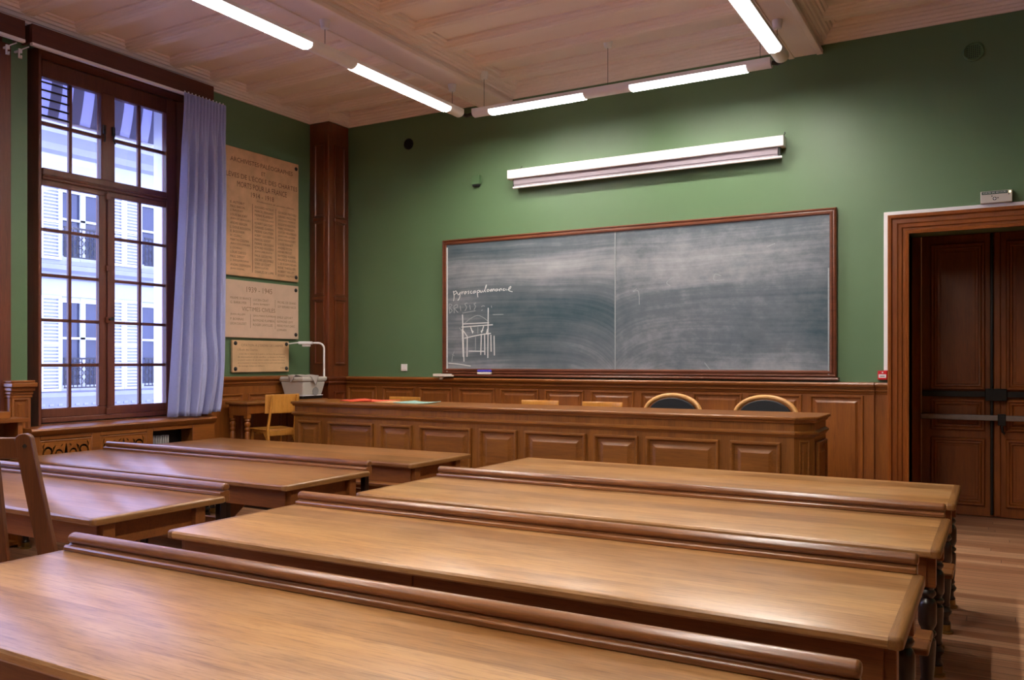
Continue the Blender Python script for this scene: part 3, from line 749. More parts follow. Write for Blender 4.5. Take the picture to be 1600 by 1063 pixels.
for i, (y, lab) in enumerate(((4.30, 'small white rail hook on green strip, left of the pair'), (4.41, 'small white rail hook on green strip, right of the pair'))):
    h = MB().tube([(XL + 0.13, y + 0.03, 4.36), (XL + 0.10, y, 4.34), (XL + 0.08, y - 0.01, 4.33)], 0.005, 6)
    h.box(XL + 0.07, XL + 0.085, y - 0.035, y - 0.005, 4.30, 4.335).box(XL + 0.07, XL + 0.085, y - 0.035, y - 0.025, 4.25, 4.30).box(XL + 0.07, XL + 0.085, y - 0.03, y - 0.005, 4.25, 4.262).box(XL + 0.07, XL + 0.085, y - 0.015, y - 0.005, 4.25, 4.28)
    h.box(XL, XL + 0.08, y - 0.03, y - 0.015, 4.31, 4.325)
    o = h.build('rail_hook', 'white', None, (XL, y, 4.3), smooth=0)
    tag(o, lab, 'hook', 'rail hooks between the pelmets')

# blue curtain
cu = thing('curtain', 'lavender blue curtain hanging at the right side of the tall window', 'curtain', (XL + 0.2, 6.2, 1.0))
rows = []
NZ, NU = 56, 150
for i in range(NZ + 1):
    t = i / NZ; z = 4.375 - t * (4.375 - 0.985)
    y0 = 6.03 - 0.19 * (t ** 1.2) ; y1 = 6.585 - 0.045 * t - 0.05 * max(0, (t - 0.82) / 0.18) ** 1.5
    row = []
    for k in range(NU + 1):
        u = k / NU
        am = 0.012 + 0.066 * min(1, t * 3.5) * (0.8 + 0.2 * math.sin(u * 11 + 1))
        ph = u * 2 * PI * 5.0 + 0.5 * math.sin(u * 5 + 0.3) + 0.5 * math.sin(t * 2.4 + u * 3)
        d = am * (2.0 * abs(math.sin(ph / 2)) ** 0.75 - 1.15 + 0.22 * math.sin(2.1 * ph + 1.3 + t))
        if t < 0.05: d = 0.020 * math.sin(u * 2 * PI * 13)                       # gathered heading tape
        elif t < 0.16:
            q = (t - 0.05) / 0.11; d = d * q + (1 - q) * 0.020 * math.sin(u * 2 * PI * 13)
        bulge = 0.0
        if t > 0.72 and 0.42 < u < 0.95:
            bulge = 0.06 * math.sin(PI * (t - 0.72) / 0.28) * math.sin(PI * (u - 0.42) / 0.53)
        zz = z + (0.045 * max(0, u - 0.4) if i == NZ else 0) - 0.0 + 0.025 * math.sin(u * 9) * (t > 0.97) * 0.3
        row.append((XL + 0.215 + d + bulge, y0 + (y1 - y0) * u + 0.012 * math.cos(ph) * min(1, t * 4), zz))
    rows.append(row)
MB().grid(rows).build('curtain_cloth', 'curtain', cu, (XL + 0.2, 6.2, 1.0), world=True, smooth=80, solid=0.004)
hk = MB()
for k in range(12):
    y = 6.05 + k * 0.046
    hk.box(XL + 0.195, XL + 0.205, y - 0.006, y + 0.006, 4.37, 4.40)
hk.build('curtain_glider', 'white', cu, (XL + 0.2, 6.2, 1.0), world=True, smooth=0)
cord = MB().tube([(XL + 0.05, 5.99, 1.95), (XL + 0.06, 5.95, 1.7), (XL + 0.07, 5.90, 1.4), (XL + 0.07, 5.87, 1.32), (XL + 0.06, 5.90, 1.36), (XL + 0.05, 5.95, 1.6)], 0.004, 6)

# ------------------------------------------------------------------ memorial plaques
def plaque(label, y0, y1, z0, z1, mat, lines, cols, bolts, ink='engraved'):
    p = thing('memorial_plaque', label, 'plaque', (XL + 0.005, (y0 + y1) / 2, z0), group='stone plaques on the left wall')
    L0 = (XL + 0.005, (y0 + y1) / 2, z0)
    MB().box(XL + 0.005, XL + 0.04, y0, y1, z0, z1).build('stone_slab', mat, p, L0, bevel=0.006, world=True)
    t = MB(); mp = lambda u, v, d: (XL + 0.0408, u, v)
    for s, yc, zb, w, h in lines: t.text(s, mp, yc, zb, w, h, 'c')
    for y, zt, dz, h, w, names in cols:
        for i, nme in enumerate(names):
            ww = min(w, len(nme) * h * 0.78); t.text(nme, mp, y, zt - i * dz, ww, h, 'l')
    t.build('inscription', ink, p, L0, world=True, smooth=0)
    for y, z in bolts:
        MB().lathe([(0.024, 0), (0.024, 0.004), (0.017, 0.012), (0.0, 0.015)], (XL + 0.04, y, z), 12, 'x').build('bolt', 'iron', p, L0, world=True)
    return p
Ya, Yb = 6.60, 7.885
c0 = ["E. ASTORIT", "PAUL BARON", "J. BAUDET", "LOUIS BAUDRY", "JEAN DE BEAULIEU", "ANDRE BERGER", "L. DOUE BOUSSON", "E. BOUVIER", "H. CLERC", "MARTIN COLMIN", "JEAN COLOMNIER", "J. CORNU", "LOUIS DIEGO", "PAUL DEROT", "J. DESJARDINS", "ANDRE DIEPERSEN", "JEAN DUVAL"]
c1 = ["EDOUARD FACIEUX", "MARCEL FERRAND", "PIERRE FLAMENT", "J. DE FONTGALLAND", "ROBERT GAUCHET", "GABRIEL GARRIN", "PIERRE GAUTIER", "ROBERT GUICHERMAN", "MARCEL GODET", "PIERRE GROSSIN", "EDMOND HOUSSEAU", "JEAN LABLANCH", "PAUL LECESTRE", "OSCAR LECOMBLE", "YVES LE COET", "JEAN LUCIN", "CHARLES DE LUPPE"]
c2 = ["GEORGES MATHIEU", "GERARD MAZZONI", "JACQUES MORICE", "AUGUSTE MOUTON", "MARC MORASSIN", "GUY DE MIRAMBEAU", "JEAN PELLETIER", "JEAN PERRICHET", "LOUIS PIANET", "ANDRE PITON", "HENRI PROST", "RAYMOND ROHMER", "MAURICE ROUSSEL", "L. DE ROSEMONDAIN", "RENE THIOLLIER", "ROBERT VALLET", "ROBERT VALMONT"]
mem = plaque('tall tan stone plaque with three columns of engraved names, topmost of three beside the curtain', Ya, Yb, 2.545, 4.01, 'stone',
       [("ARCHIVISTES·PALÉOGRAPHES", 7.29, 3.845, 0.98, 0.065), ("ET", 7.30, 3.755, 0.06, 0.045), ("ÉLÈVES DE L'ÉCOLE DES CHARTES", 7.28, 3.665, 1.16, 0.068),
        ("MORTS POUR LA FRANCE", 7.29, 3.565, 0.78, 0.065), ("1914 - 1918", 7.29, 3.475, 0.36, 0.058), ("Professeurs et anciens élèves", 7.50, 3.432, 0.6, 0.02)],
       [(6.80, 3.365, 0.0475, 0.027, 0.30, c0), (7.165, 3.36, 0.0475, 0.027, 0.30, c1), (7.535, 3.35, 0.0475, 0.027, 0.31, c2)],
       [(7.84, 3.945), (7.84, 2.60), (6.65, 3.945), (6.65, 2.60)])
dv = MB()
for y in (7.13, 7.50): dv.box(XL + 0.0404, XL + 0.0410, y - 0.003, y + 0.003, 2.60, 3.40)
dv.build('engraved_rule', 'engraved', mem, (XL + 0.005, (Ya + Yb) / 2, 2.545), world=True, smooth=0)
mem = plaque('pale pinkish stone plaque engraved 1939-1945, middle of three beside the curtain', Ya, Yb, 1.835, 2.495, 'stone_pale',
       [("1939 - 1945", 7.24, 2.365, 0.40, 0.062), ("VICTIMES CIVILES", 7.23, 2.145, 0.52, 0.048)],
       [(6.80, 2.275, 0.052, 0.028, 0.31, ["MAXIME DE BRANCY", "G. BARRUYER"]), (7.14, 2.268, 0.052, 0.028, 0.26, ["LUCIEN CRAT", "JEAN RIMBERT"]), (7.53, 2.262, 0.052, 0.028, 0.31, ["MICHEL DE GRAND", "GUY BERNARD VALOIS"]),
        (6.80, 2.085, 0.052, 0.028, 0.24, ["JEAN ALLEM", "P. BONNAS", "LEON DAUDET"]), (7.14, 2.08, 0.052, 0.028, 0.36, ["JEAN-MARIE FLAMBEAU", "RAYMOND FLAMBEAU", "ROGER LAVOLLEE"]), (7.52, 2.078, 0.05, 0.028, 0.30, ["EMILE LEFORT", "RAYMOND LEVY", "PIERRE PONT-DARC", "LORRAIN"])],
       [(7.835, 2.44), (7.835, 1.89), (6.65, 2.44), (6.65, 1.89)], 'engraved_soft')
dv = MB()
for y in (7.10, 7.49): dv.box(XL + 0.0404, XL + 0.0410, y - 0.002, y + 0.002, 2.205, 2.30).box(XL + 0.0404, XL + 0.0410, y - 0.002, y + 0.002, 1.95, 2.11)
dv.build('engraved_rule', 'engraved_soft', mem, (XL + 0.005, (Ya + Yb) / 2, 1.835), world=True, smooth=0)
plaque('small buff stone plaque with lines of text, lowest of three above the panelling', 6.835, 7.72, 1.435, 1.805, 'stone_buff',
       [("CITATION À L'ORDRE DE L'ARMÉE", 7.29, 1.735, 0.66, 0.034), ("L'École des Chartes", 7.06, 1.685, 0.30, 0.028), ("a été, dès le début de la guerre, un foyer de patriotisme,", 7.29, 1.635, 0.72, 0.022),
        ("de dévouement et de sacrifice ; a donné à la France", 7.28, 1.600, 0.74, 0.022), ("un grand nombre de ses élèves tombés au champ d'honneur", 7.28, 1.565, 0.74, 0.022), ("et a montré à toutes les heures le plus bel exemple", 7.28, 1.530, 0.74, 0.022), ("de courage civique et militaire.", 7.12, 1.495, 0.40, 0.022), ("1922", 7.62, 1.470, 0.08, 0.02)],
       [], [(6.875, 1.77), (7.675, 1.77), (6.875, 1.475), (7.675, 1.475)], 'engraved_soft')

# ------------------------------------------------------------------ blackboard
BX0, BX1, BZ0, BZ1 = -5.807, -1.336, 1.395, 3.01
bb = thing('blackboard', 'wide wooden-framed slate blackboard smeared with chalk, on the green front wall', 'blackboard', ((BX0 + BX1) / 2, YF, BZ0))
BL = ((BX0 + BX1) / 2, YF, BZ0)
frp = [(0, 0), (0, 0.05), (0.012, 0.06), (0.022, 0.05), (0.032, 0.052), (0.04, 0.062), (0.054, 0.06), (0.062, 0.045), (0.070, 0.04), (0.070, 0)]
MB().rings((BX0, YF, BZ0 + 0.02), X, Z, NY, BX1 - BX0, BZ1 - BZ0 - 0.02, frp, fill=False).build('board_frame', 'oak_frame', bb, BL, world=True, smooth=30)
XM = -3.574
MB().box(BX0 + 0.06, XM - 0.006, YF - 0.046, YF, BZ0 + 0.03, BZ1 - 0.06).build('slate_panel', 'slate_left', bb, BL, world=True, smooth=0)
MB().box(XM + 0.006, BX1 - 0.06, YF - 0.045, YF, BZ0 + 0.03, BZ1 - 0.06).build('slate_panel', 'slate_right', bb, BL, world=True, smooth=0)
MB().box(BX0 + 0.062, BX0 + 0.078, YF - 0.052, YF, BZ0 + 0.03, BZ1 - 0.09).build('dusty_edge', 'chalk', bb, BL, world=True, smooth=0)
MB().box(BX1 - 0.076, BX1 - 0.062, YF - 0.052, YF, BZ0 + 0.03, BZ0 + 1.05).build('dusty_edge', 'chalk_faint', bb, BL, world=True, smooth=0)
MB().box(XM - 0.006, XM + 0.006, YF - 0.05, YF, BZ0 + 0.03, BZ1 - 0.065).build('joint_strip', 'chalk_faint', bb, BL, world=True, smooth=0)
MB().prism([(YF, BZ0 - 0.012), (YF - 0.10, BZ0 - 0.012), (YF - 0.105, BZ0), (YF - 0.10, BZ0 + 0.012), (YF - 0.05, BZ0 + 0.016), (YF, BZ0 + 0.016)], 'x', BX0, BX1 + 0.02).build('chalk_ledge', 'oak_frame', bb, BL, world=True, smooth=30)
tr = MB().box(-5.87, -5.60, YF - 0.15, YF - 0.106, BZ0 - 0.012, BZ0 + 0.004).box(-5.87, -5.60, YF - 0.155, YF - 0.145, BZ0 - 0.012, BZ0 + 0.018).box(-5.87, -5.855, YF - 0.15, YF, BZ0 - 0.012, BZ0 + 0.018).box(-5.80, -5.76, YF - 0.12, YF - 0.05, BZ0 - 0.05, BZ0 - 0.012)
tr.build('chalk_tray', 'paper', bb, BL, world=True, bevel=0.003)
def chalk(lists, r, name, mat):
    c = MB()
    for l in lists:
        pts = [Vector((x, YF - 0.0465, z)) for x, z in l]
        if len(pts) > 2:                       # round the corners of a stroke
            out = []
            for i in range(len(pts) - 1):
                p0, p1, p2, p3 = pts[max(i - 1, 0)], pts[i], pts[i + 1], pts[min(i + 2, len(pts) - 1)]
                for k in range(5):
                    t = k / 5; out.append(0.5 * ((2 * p1) + (p2 - p0) * t + (2 * p0 - 5 * p1 + 4 * p2 - p3) * t * t + (3 * p1 - p0 - 3 * p2 + p3) * t ** 3))
            out.append(pts[-1]); pts = out
        o = len(c.v); c.tube(pts, r, 6)
        c.v[o:] = [(p[0], YF - 0.0465 + (p[1] - YF + 0.0465) * 0.2, p[2]) for p in c.v[o:]]
    return c.build(name, mat, bb, BL, world=True)
PYR = [[(-5.65, 2.399), (-5.639, 2.335), (-5.647, 2.278)], [(-5.647, 2.382), (-5.615, 2.397), (-5.602, 2.374), (-5.639, 2.353)], [(-5.595, 2.379), (-5.578, 2.35), (-5.551, 2.378)], [(-5.551, 2.383), (-5.561, 2.315), (-5.588, 2.282)], [(-5.533, 2.388), (-5.527, 2.354), (-5.524, 2.377), (-5.502, 2.385)], [(-5.479, 2.386), (-5.497, 2.37), (-5.486, 2.356), (-5.47, 2.369), (-5.479, 2.386), (-5.456, 2.376)], [(-5.425, 2.39), (-5.443, 2.383), (-5.428, 2.367), (-5.445, 2.357)], [(-5.389, 2.388), (-5.408, 2.381), (-5.402, 2.361), (-5.381, 2.365)], [(-5.345, 2.386), (-5.368, 2.382), (-5.365, 2.361), (-5.345, 2.37), (-5.342, 2.392), (-5.338, 2.364)], [(-5.318, 2.385), (-5.305, 2.312)], [(-5.318, 2.382), (-5.288, 2.392), (-5.282, 2.373), (-5.312, 2.363)], [(-5.272, 2.391), (-5.265, 2.366), (-5.245, 2.377), (-5.248, 2.39), (-5.24, 2.371)], [(-5.232, 2.365), (-5.195, 2.42), (-5.186, 2.453), (-5.199, 2.431), (-5.208, 2.381), (-5.193, 2.369)], [(-5.16, 2.398), (-5.179, 2.391), (-5.172, 2.372), (-5.153, 2.382), (-5.16, 2.398)], [(-5.14, 2.395), (-5.13, 2.372), (-5.124, 2.394), (-5.114, 2.396), (-5.108, 2.373), (-5.098, 2.395), (-5.085, 2.398), (-5.078, 2.375)], [(-5.043, 2.396), (-5.065, 2.392), (-5.059, 2.374), (-5.039, 2.382), (-5.039, 2.4), (-5.03, 2.377)], [(-5.017, 2.395), (-5.008, 2.373), (-5.003, 2.395), (-4.987, 2.397), (-4.978, 2.377)], [(-4.943, 2.398), (-4.961, 2.392), (-4.956, 2.376), (-4.938, 2.38)], [(-4.927, 2.395), (-4.92, 2.375)], [(-4.905, 2.38), (-4.869, 2.395), (-4.859, 2.419), (-4.882, 2.406), (-4.889, 2.379), (-4.867, 2.364), (-4.838, 2.358)]]
BRI = [[(-5.712, 2.246), (-5.702, 2.143)], [(-5.707, 2.246), (-5.67, 2.233), (-5.698, 2.2), (-5.666, 2.164), (-5.707, 2.134)], [(-5.643, 2.221), (-5.636, 2.135)], [(-5.643, 2.215), (-5.602, 2.237), (-5.588, 2.208), (-5.629, 2.186), (-5.581, 2.139)], [(-5.554, 2.221), (-5.543, 2.161)], [(-5.452, 2.249), (-5.486, 2.239), (-5.462, 2.198), (-5.486, 2.157)], [(-5.418, 2.225), (-5.409, 2.168)], [(-5.331, 2.245), (-5.358, 2.237), (-5.338, 2.206), (-5.358, 2.167)]]
SK = [[(-5.52, 2.115), (-5.499, 1.557)], [(-5.164, 2.183), (-5.169, 1.602)], [(-5.506, 2.003), (-5.153, 2.01)], [(-5.533, 1.967), (-5.101, 1.986)], [(-5.493, 1.835), (-5.272, 1.872), (-5.127, 1.886)], [(-5.452, 1.852), (-5.456, 1.614)], [(-5.524, 1.944), (-5.51, 1.614)], [(-5.432, 1.682), (-5.212, 1.678)], [(-5.258, 1.883), (-5.265, 1.636)], [(-5.212, 1.871), (-5.21, 1.636)], [(-5.127, 1.87), (-5.124, 1.674)], [(-5.084, 1.858), (-5.08, 1.63)], [(-5.719, 1.54), (-5.567, 1.528), (-5.405, 1.506)], [(-5.506, 1.921), (-5.452, 1.852)], [(-5.394, 1.925), (-5.365, 1.907)], [(-5.405, 1.964), (-5.376, 1.89)], [(-5.225, 1.972), (-5.256, 1.894)], [(-5.265, 1.911), (-5.232, 1.927)], [(-5.173, 1.938), (-5.186, 1.887)]]
SK2 = [[(-5.338, 1.85), (-5.338, 1.692)], [(-5.486, 2.012), (-5.405, 2.066), (-5.312, 2.098), (-5.232, 2.073), (-5.166, 2.027)], [(-5.305, 1.963), (-5.305, 1.884)], [(-5.567, 1.962), (-5.533, 1.921)], [(-5.636, 1.683), (-5.663, 1.614), (-5.67, 1.557)], [(-5.67, 1.649), (-5.639, 1.628)], [(-5.121, 2.207), (-5.117, 2.182)], [(-5.258, 2.198), (-5.232, 2.21), (-5.212, 2.202)], [(-5.258, 2.153), (-5.239, 2.163)], [(-5.52, 2.132), (-5.405, 2.146), (-5.338, 2.155)], [(-5.101, 2.103), (-4.959, 2.102)],
       [(-2.43, 2.42), (-2.49, 2.44), (-2.50, 2.38), (-2.40, 2.38)], [(-3.33, 2.33), (-3.37, 2.30), (-3.31, 2.30), (-3.30, 2.16)], [(-2.93, 2.43), (-3.0, 2.38), (-2.96, 2.34)], [(-2.6, 1.55), (-2.52, 1.45)], [(-1.98, 2.68), (-1.9, 2.71)]]
chalk(PYR, 0.0052, 'chalk_handwriting', 'chalk')['label'] = 'white chalk handwriting'
chalk(BRI, 0.0055, 'chalk_handwriting', 'chalk_faint')['label'] = 'faint chalk capitals'
chalk(SK, 0.007, 'chalk_drawing', 'chalk')['label'] = 'white chalk sketch of a porch'
chalk(SK2, 0.0045, 'chalk_drawing', 'chalk_faint')['label'] = 'half-wiped chalk marks'
er = thing('board_eraser', 'blue violet felt board eraser on the chalk ledge', 'eraser', (-5.19, YF - 0.078, BZ0 + 0.016))
EL = (-5.19, YF - 0.078, BZ0 + 0.016)
MB().box(-5.28, -5.10, YF - 0.106, YF - 0.066, BZ0 + 0.016, BZ0 + 0.040).build('eraser_felt', 'paper', er, EL, bevel=0.004, world=True)
MB().box(-5.28, -5.10, YF - 0.106, YF - 0.066, BZ0 + 0.040, BZ0 + 0.068).build('eraser_back', 'felt', er, EL, bevel=0.008, world=True)

# ------------------------------------------------------------------ projection screen
sc = thing('projection_screen', 'long white pull-down projection screen case on the green wall above the blackboard', 'projection screen', (-3.33, YF, 3.62))
SL = (-3.33, YF, 3.62)
MB().box(-4.858, -1.80, YF - 0.14, YF - 0.02, 3.628, 3.73).build('screen_case', 'white', sc, SL, bevel=0.006, world=True)
MB().box(-4.79, -1.86, YF - 0.11, YF - 0.06, 3.56, 3.628).box(-4.79, -1.86, YF - 0.105, YF - 0.095, 3.53, 3.56).build('screen_cloth', 'screen_cloth', sc, SL, bevel=0.01, world=True)
MB().lathe([(0.012, -4.80), (0.012, -1.825)], (0, YF - 0.10, 3.53), 12, 'x').build('bottom_bar', 'white', sc, SL, world=True)
MB().box(-4.80, -4.775, YF - 0.1, YF - 0.03, 3.54, 3.628).box(-1.87, -1.84, YF - 0.1, YF - 0.03, 3.54, 3.628).build('end_bracket', 'black', sc, SL, world=True, bevel=0.003)
hk = MB()
for x in (-4.74, -1.82): hk.tube([(x, YF, 3.79), (x + 0.01, YF - 0.03, 3.77), (x - 0.005, YF - 0.05, 3.73)], 0.004, 6)
hk.build('hanging_hook', 'iron', sc, SL, world=True)

# ------------------------------------------------------------------ small things on the front wall
g = thing('wall_box', 'small green painted junction box on the wall left of the projection screen', 'junction box', (-5.33, YF, 3.62))
MB().box(-5.40, -5.285, YF - 0.05, YF, 3.64, 3.745).build('box_body', 'green_box', g, (-5.33, YF, 3.62), bevel=0.004, world=True)
MB().box(-5.385, -5.30, YF - 0.045, YF - 0.005, 3.615, 3.64).build('cable_gland', 'black', g, (-5.33, YF, 3.62), bevel=0.004, world=True)
for x, z, r, lab in ((-6.34, 4.245, 0.068, 'small round dark vent in the green wall, near the corner pilaster'), (-0.207, 4.28, 0.085, 'round perforated vent in the dark green wall high above the door')):
    v = thing('round_vent', lab, 'vent', (x, YF, z), group='round vents in the front wall')
    MB().lathe([(r, 0), (r, -0.012), (r * 0.86, -0.016), (r * 0.84, -0.006), (0.0, -0.006)], (x, YF, z), 24, 'y').build('vent_rim', 'green_box' if x > -1 else 'black', v, (x, YF, z), world=True)
    h = MB()
    for i in range(-4, 5):
        for j in range(-4, 5):
            px, pz = i * r * 0.19, j * r * 0.19
            if math.hypot(px, pz) < r * 0.76: h.lathe([(r * 0.06, -0.008), (r * 0.06, -0.0085), (0, -0.0086)], (x + px, YF, z + pz), 6, 'y')
    h.build('vent_hole', 'black', v, (x, YF, z), world=True, smooth=0)
s = thing('light_switch', 'white wall switch on the green wall just above the panelling', 'switch', (-6.405, YF, 1.48))
MB().box(-6.452, -6.36, YF - 0.012, YF, 1.44, 1.528).build('switch_plate', 'white', s, (-6.405, YF, 1.48), bevel=0.004, world=True)
MB().box(-6.43, -6.382, YF - 0.018, YF - 0.012, 1.462, 1.506).build('rocker', 'white', s, (-6.405, YF, 1.48), bevel=0.003, world=True)
ex = thing('exit_sign', 'white emergency exit light box reading SORTIE DE SECOURS above the door', 'exit sign', (-0.03, YF, 2.94))
XL0 = (-0.03, YF, 2.94)
MB().box(-0.152, 0.088, YF - 0.06, YF, 2.932, 3.035).build('sign_case', 'grey_plastic', ex, XL0, bevel=0.006, world=True)
MB().box(-0.142, 0.052, YF - 0.062, YF - 0.06, 3.006, 3.030).build('sign_strip', 'sign_green', ex, XL0, world=True, smooth=0)
t = MB().text('SORTIE DE SECOURS', lambda u, v, d: (u, YF - 0.0625, v), -0.045, 3.012, 0.178, 0.013, 'c'); t.build('sign_lettering', 'white', ex, XL0, world=True, smooth=0)
d_ = MB()
for x, z in ((-0.065, 2.99), (-0.02, 2.972), (0.062, 2.998)): d_.lathe([(0.005, 0), (0.005, -0.003), (0, -0.003)], (x, YF - 0.06, z), 8, 'y')
d_.lathe([(0.015, 0), (0.015, -0.002), (0, -0.002)], (-0.045, YF - 0.06, 2.967), 14, 'y')
d_.build('button', 'black', ex, XL0, world=True)
MB().box(-0.056, -0.034, YF - 0.0635, YF - 0.062, 2.964, 2.970).box(-0.048, -0.042, YF - 0.0635, YF - 0.062, 2.956, 2.978).build('cross_mark', 'white', ex, XL0, world=True, smooth=0)
MB().lathe([(0.006, 0), (0.006, -0.004), (0, -0.005)], (0.07, YF - 0.06, 3.018), 10, 'y').build('indicator', 'led', ex, XL0, world=True)
al = thing('fire_alarm', 'small red fire alarm call point on the panelling cap beside the door casing', 'fire alarm', (-0.935, YF, 1.394))
AL = (-0.935, YF, 1.394)
MB().box(-0.979, -0.897, YF - 0.05, YF, 1.394, 1.478).build('alarm_case', 'red', al, AL, bevel=0.006, world=True)
MB().box(-0.970, -0.906, YF - 0.052, YF - 0.05, 1.412, 1.444).build('glass_plate', 'white', al, AL, bevel=0.001, world=True)
MB().box(-0.958, -0.918, YF - 0.0528, YF - 0.052, 1.424, 1.430).build('plate_mark', 'engraved', al, AL, world=True, smooth=0)
MB().lathe([(0.007, 0), (0.007, -0.004), (0, -0.005)], (-0.937, YF - 0.05, 1.461), 10, 'y').build('alarm_light', 'white', al, AL, world=True)

# ------------------------------------------------------------------ hanging strip lights
ZL = 4.225
def light_run(label, p0, p1, lit, caps, horiz, ends):
    ax = 'y' if not horiz else 'x'
    c = ((p0[0] + p1[0]) / 2, (p0[1] + p1[1]) / 2, ZL)
    t = thing('strip_light', label, 'lamp', c, group='strip lights hung in a rectangle below the ceiling')
    fx = p0[1] if horiz else p0[0]
    a, b = (p0[0], p1[0]) if horiz else (p0[1], p1[1])
    def prof(r0, r1, zoff):
        return [(fx + r0 * math.cos(PI + PI * k / 10), ZL + zoff + r1 * math.sin(PI + PI * k / 10)) for k in range(11)]
    R = 0.062
    body = MB()
    # channel: closed top, half-round belly between the lit lengths
    top = [(fx - R, ZL), (fx - R, ZL + 0.035), (fx + R, ZL + 0.035), (fx + R, ZL)]
    body.prism(top, ax, a, b)
    segs = []; q = a
    for l0, l1 in sorted(lit): segs.append((q, l0)); q = l1
    segs.append((q, b))
    for s0, s1 in segs:
        if s1 - s0 > 0.01: body.prism(prof(R, 0.045, 0.0), ax, s0, s1)
    body.build('light_channel', 'white', t, c, world=True, smooth=50)
    for l0, l1 in lit:
        lens = [(fx - R, ZL), (fx - R * 0.93, ZL - 0.024), (fx - R * 0.66, ZL - 0.042), (fx - R * 0.61, ZL - 0.042), (fx - R * 0.61, ZL - 0.014), (fx + R * 0.61, ZL - 0.014), (fx + R * 0.61, ZL - 0.042), (fx + R * 0.66, ZL - 0.042), (fx + R * 0.93, ZL - 0.024), (fx + R, ZL)]
        MB().prism(lens, ax, l0, l1).build('lit_lens', 'lens', t, c, world=True, smooth=0)
        w0 = R * 0.6
        d = MB().box(*((l0, l1, fx - w0, fx + w0) if horiz else (fx - w0, fx + w0, l0, l1)), ZL - 0.0155, ZL - 0.0145).build('lit_tube', 'tube', t, c, world=True, smooth=0)
    for u, zc in caps:
        px, py = (u, fx) if horiz else (fx, u)
        MB().lathe([(0.026, ZL + 0.0), (0.026, ZL)], (0, 0, 0), 4) if False else None
        MB().lathe([(0.026, zc - 0.075), (0.036, zc - 0.07), (0.046, zc - 0.012), (0.046, zc)], (px, py, 0), 14).build('ceiling_cup', 'white', t, c, world=True)
        MB().tube([(px, py, zc - 0.05), (px, py, ZL + 0.03)], 0.0025, 5).build('suspension_wire', 'iron', t, c, world=True)
    for pts in ends:
        MB().tube(pts, 0.02, 8).build('connecting_cable', 'black', t, c, world=True)
    return t
XA, XB, YA = -5.04, -1.665, 7.74
ZBm = ZC - 0.225
light_run('left strip light running back from the corner, hung below the broad ceiling beam', (XA, -1.0), (XA, 7.655), [(5.915, 7.415), (3.845, 5.345), (1.775, 3.275), (-0.295, 1.205)], [(5.56, ZBm), (7.52, ZBm), (3.49, ZBm), (1.42, ZBm)], False, [])
light_run('front strip light parallel to the blackboard wall, above the projection screen', (-4.90, YA), (-1.77, YA), [(-4.695, -3.595), (-3.105, -1.985)], [(-4.78, ZC - 0.072), (-3.35, ZC), (-1.87, ZC - 0.072)], True, [[(-4.902, YA, ZL), (-5.0, YA + 0.005, ZL - 0.01), (XA, 7.70, ZL), (XA, 7.66, ZL)], [(-1.768, YA, ZL), (-1.72, YA + 0.01, ZL - 0.01), (-1.67, YA - 0.02, ZL - 0.01), (XB, 7.66, ZL)]])
light_run('right strip light running back from the front wall beside the dark right part', (XB, -1.0), (XB, 7.655), [(5.88, 7.38), (3.81, 5.31), (1.74, 3.24), (-0.33, 1.17)], [(7.49, ZBm), (5.53, ZBm), (3.46, ZBm)], False, [])

# ------------------------------------------------------------------ lecture desks
TH = 0.76
def turned(x, y, ztop, r=0.034, foot=True):
    h = ztop
    p = [(0.030, 0.045), (0.034, 0.06), (0.024, 0.075), (0.024, 0.10), (0.036, 0.115), (0.040, 0.13), (0.030, 0.145), (0.026, 0.155), (0.032, 0.165), (0.027, 0.18), (0.033, 0.24), (0.037, 0.33), (0.036, 0.355), (0.026, 0.365), (0.038, 0.378), (0.038, 0.39), (0.026, 0.40), (0.030, 0.41), (0.036, 0.42), (0.040, 0.435), (0.040, 0.52), (0.034, 0.535), (0.024, 0.545), (0.036, 0.56), (0.037, 0.572), (0.028, 0.585), (0.032, 0.60)]
    s = (h - 0.045) / (0.60 - 0.045)
    return MB().lathe([(a * r / 0.036, 0.045 + (b - 0.045) * s) for a, b in p], (x, y, 0), 16), MB().lathe([(0.045, 0), (0.045, 0.012), (0.032, 0.016), (0.032, 0.05)], (x, y, 0), 16)

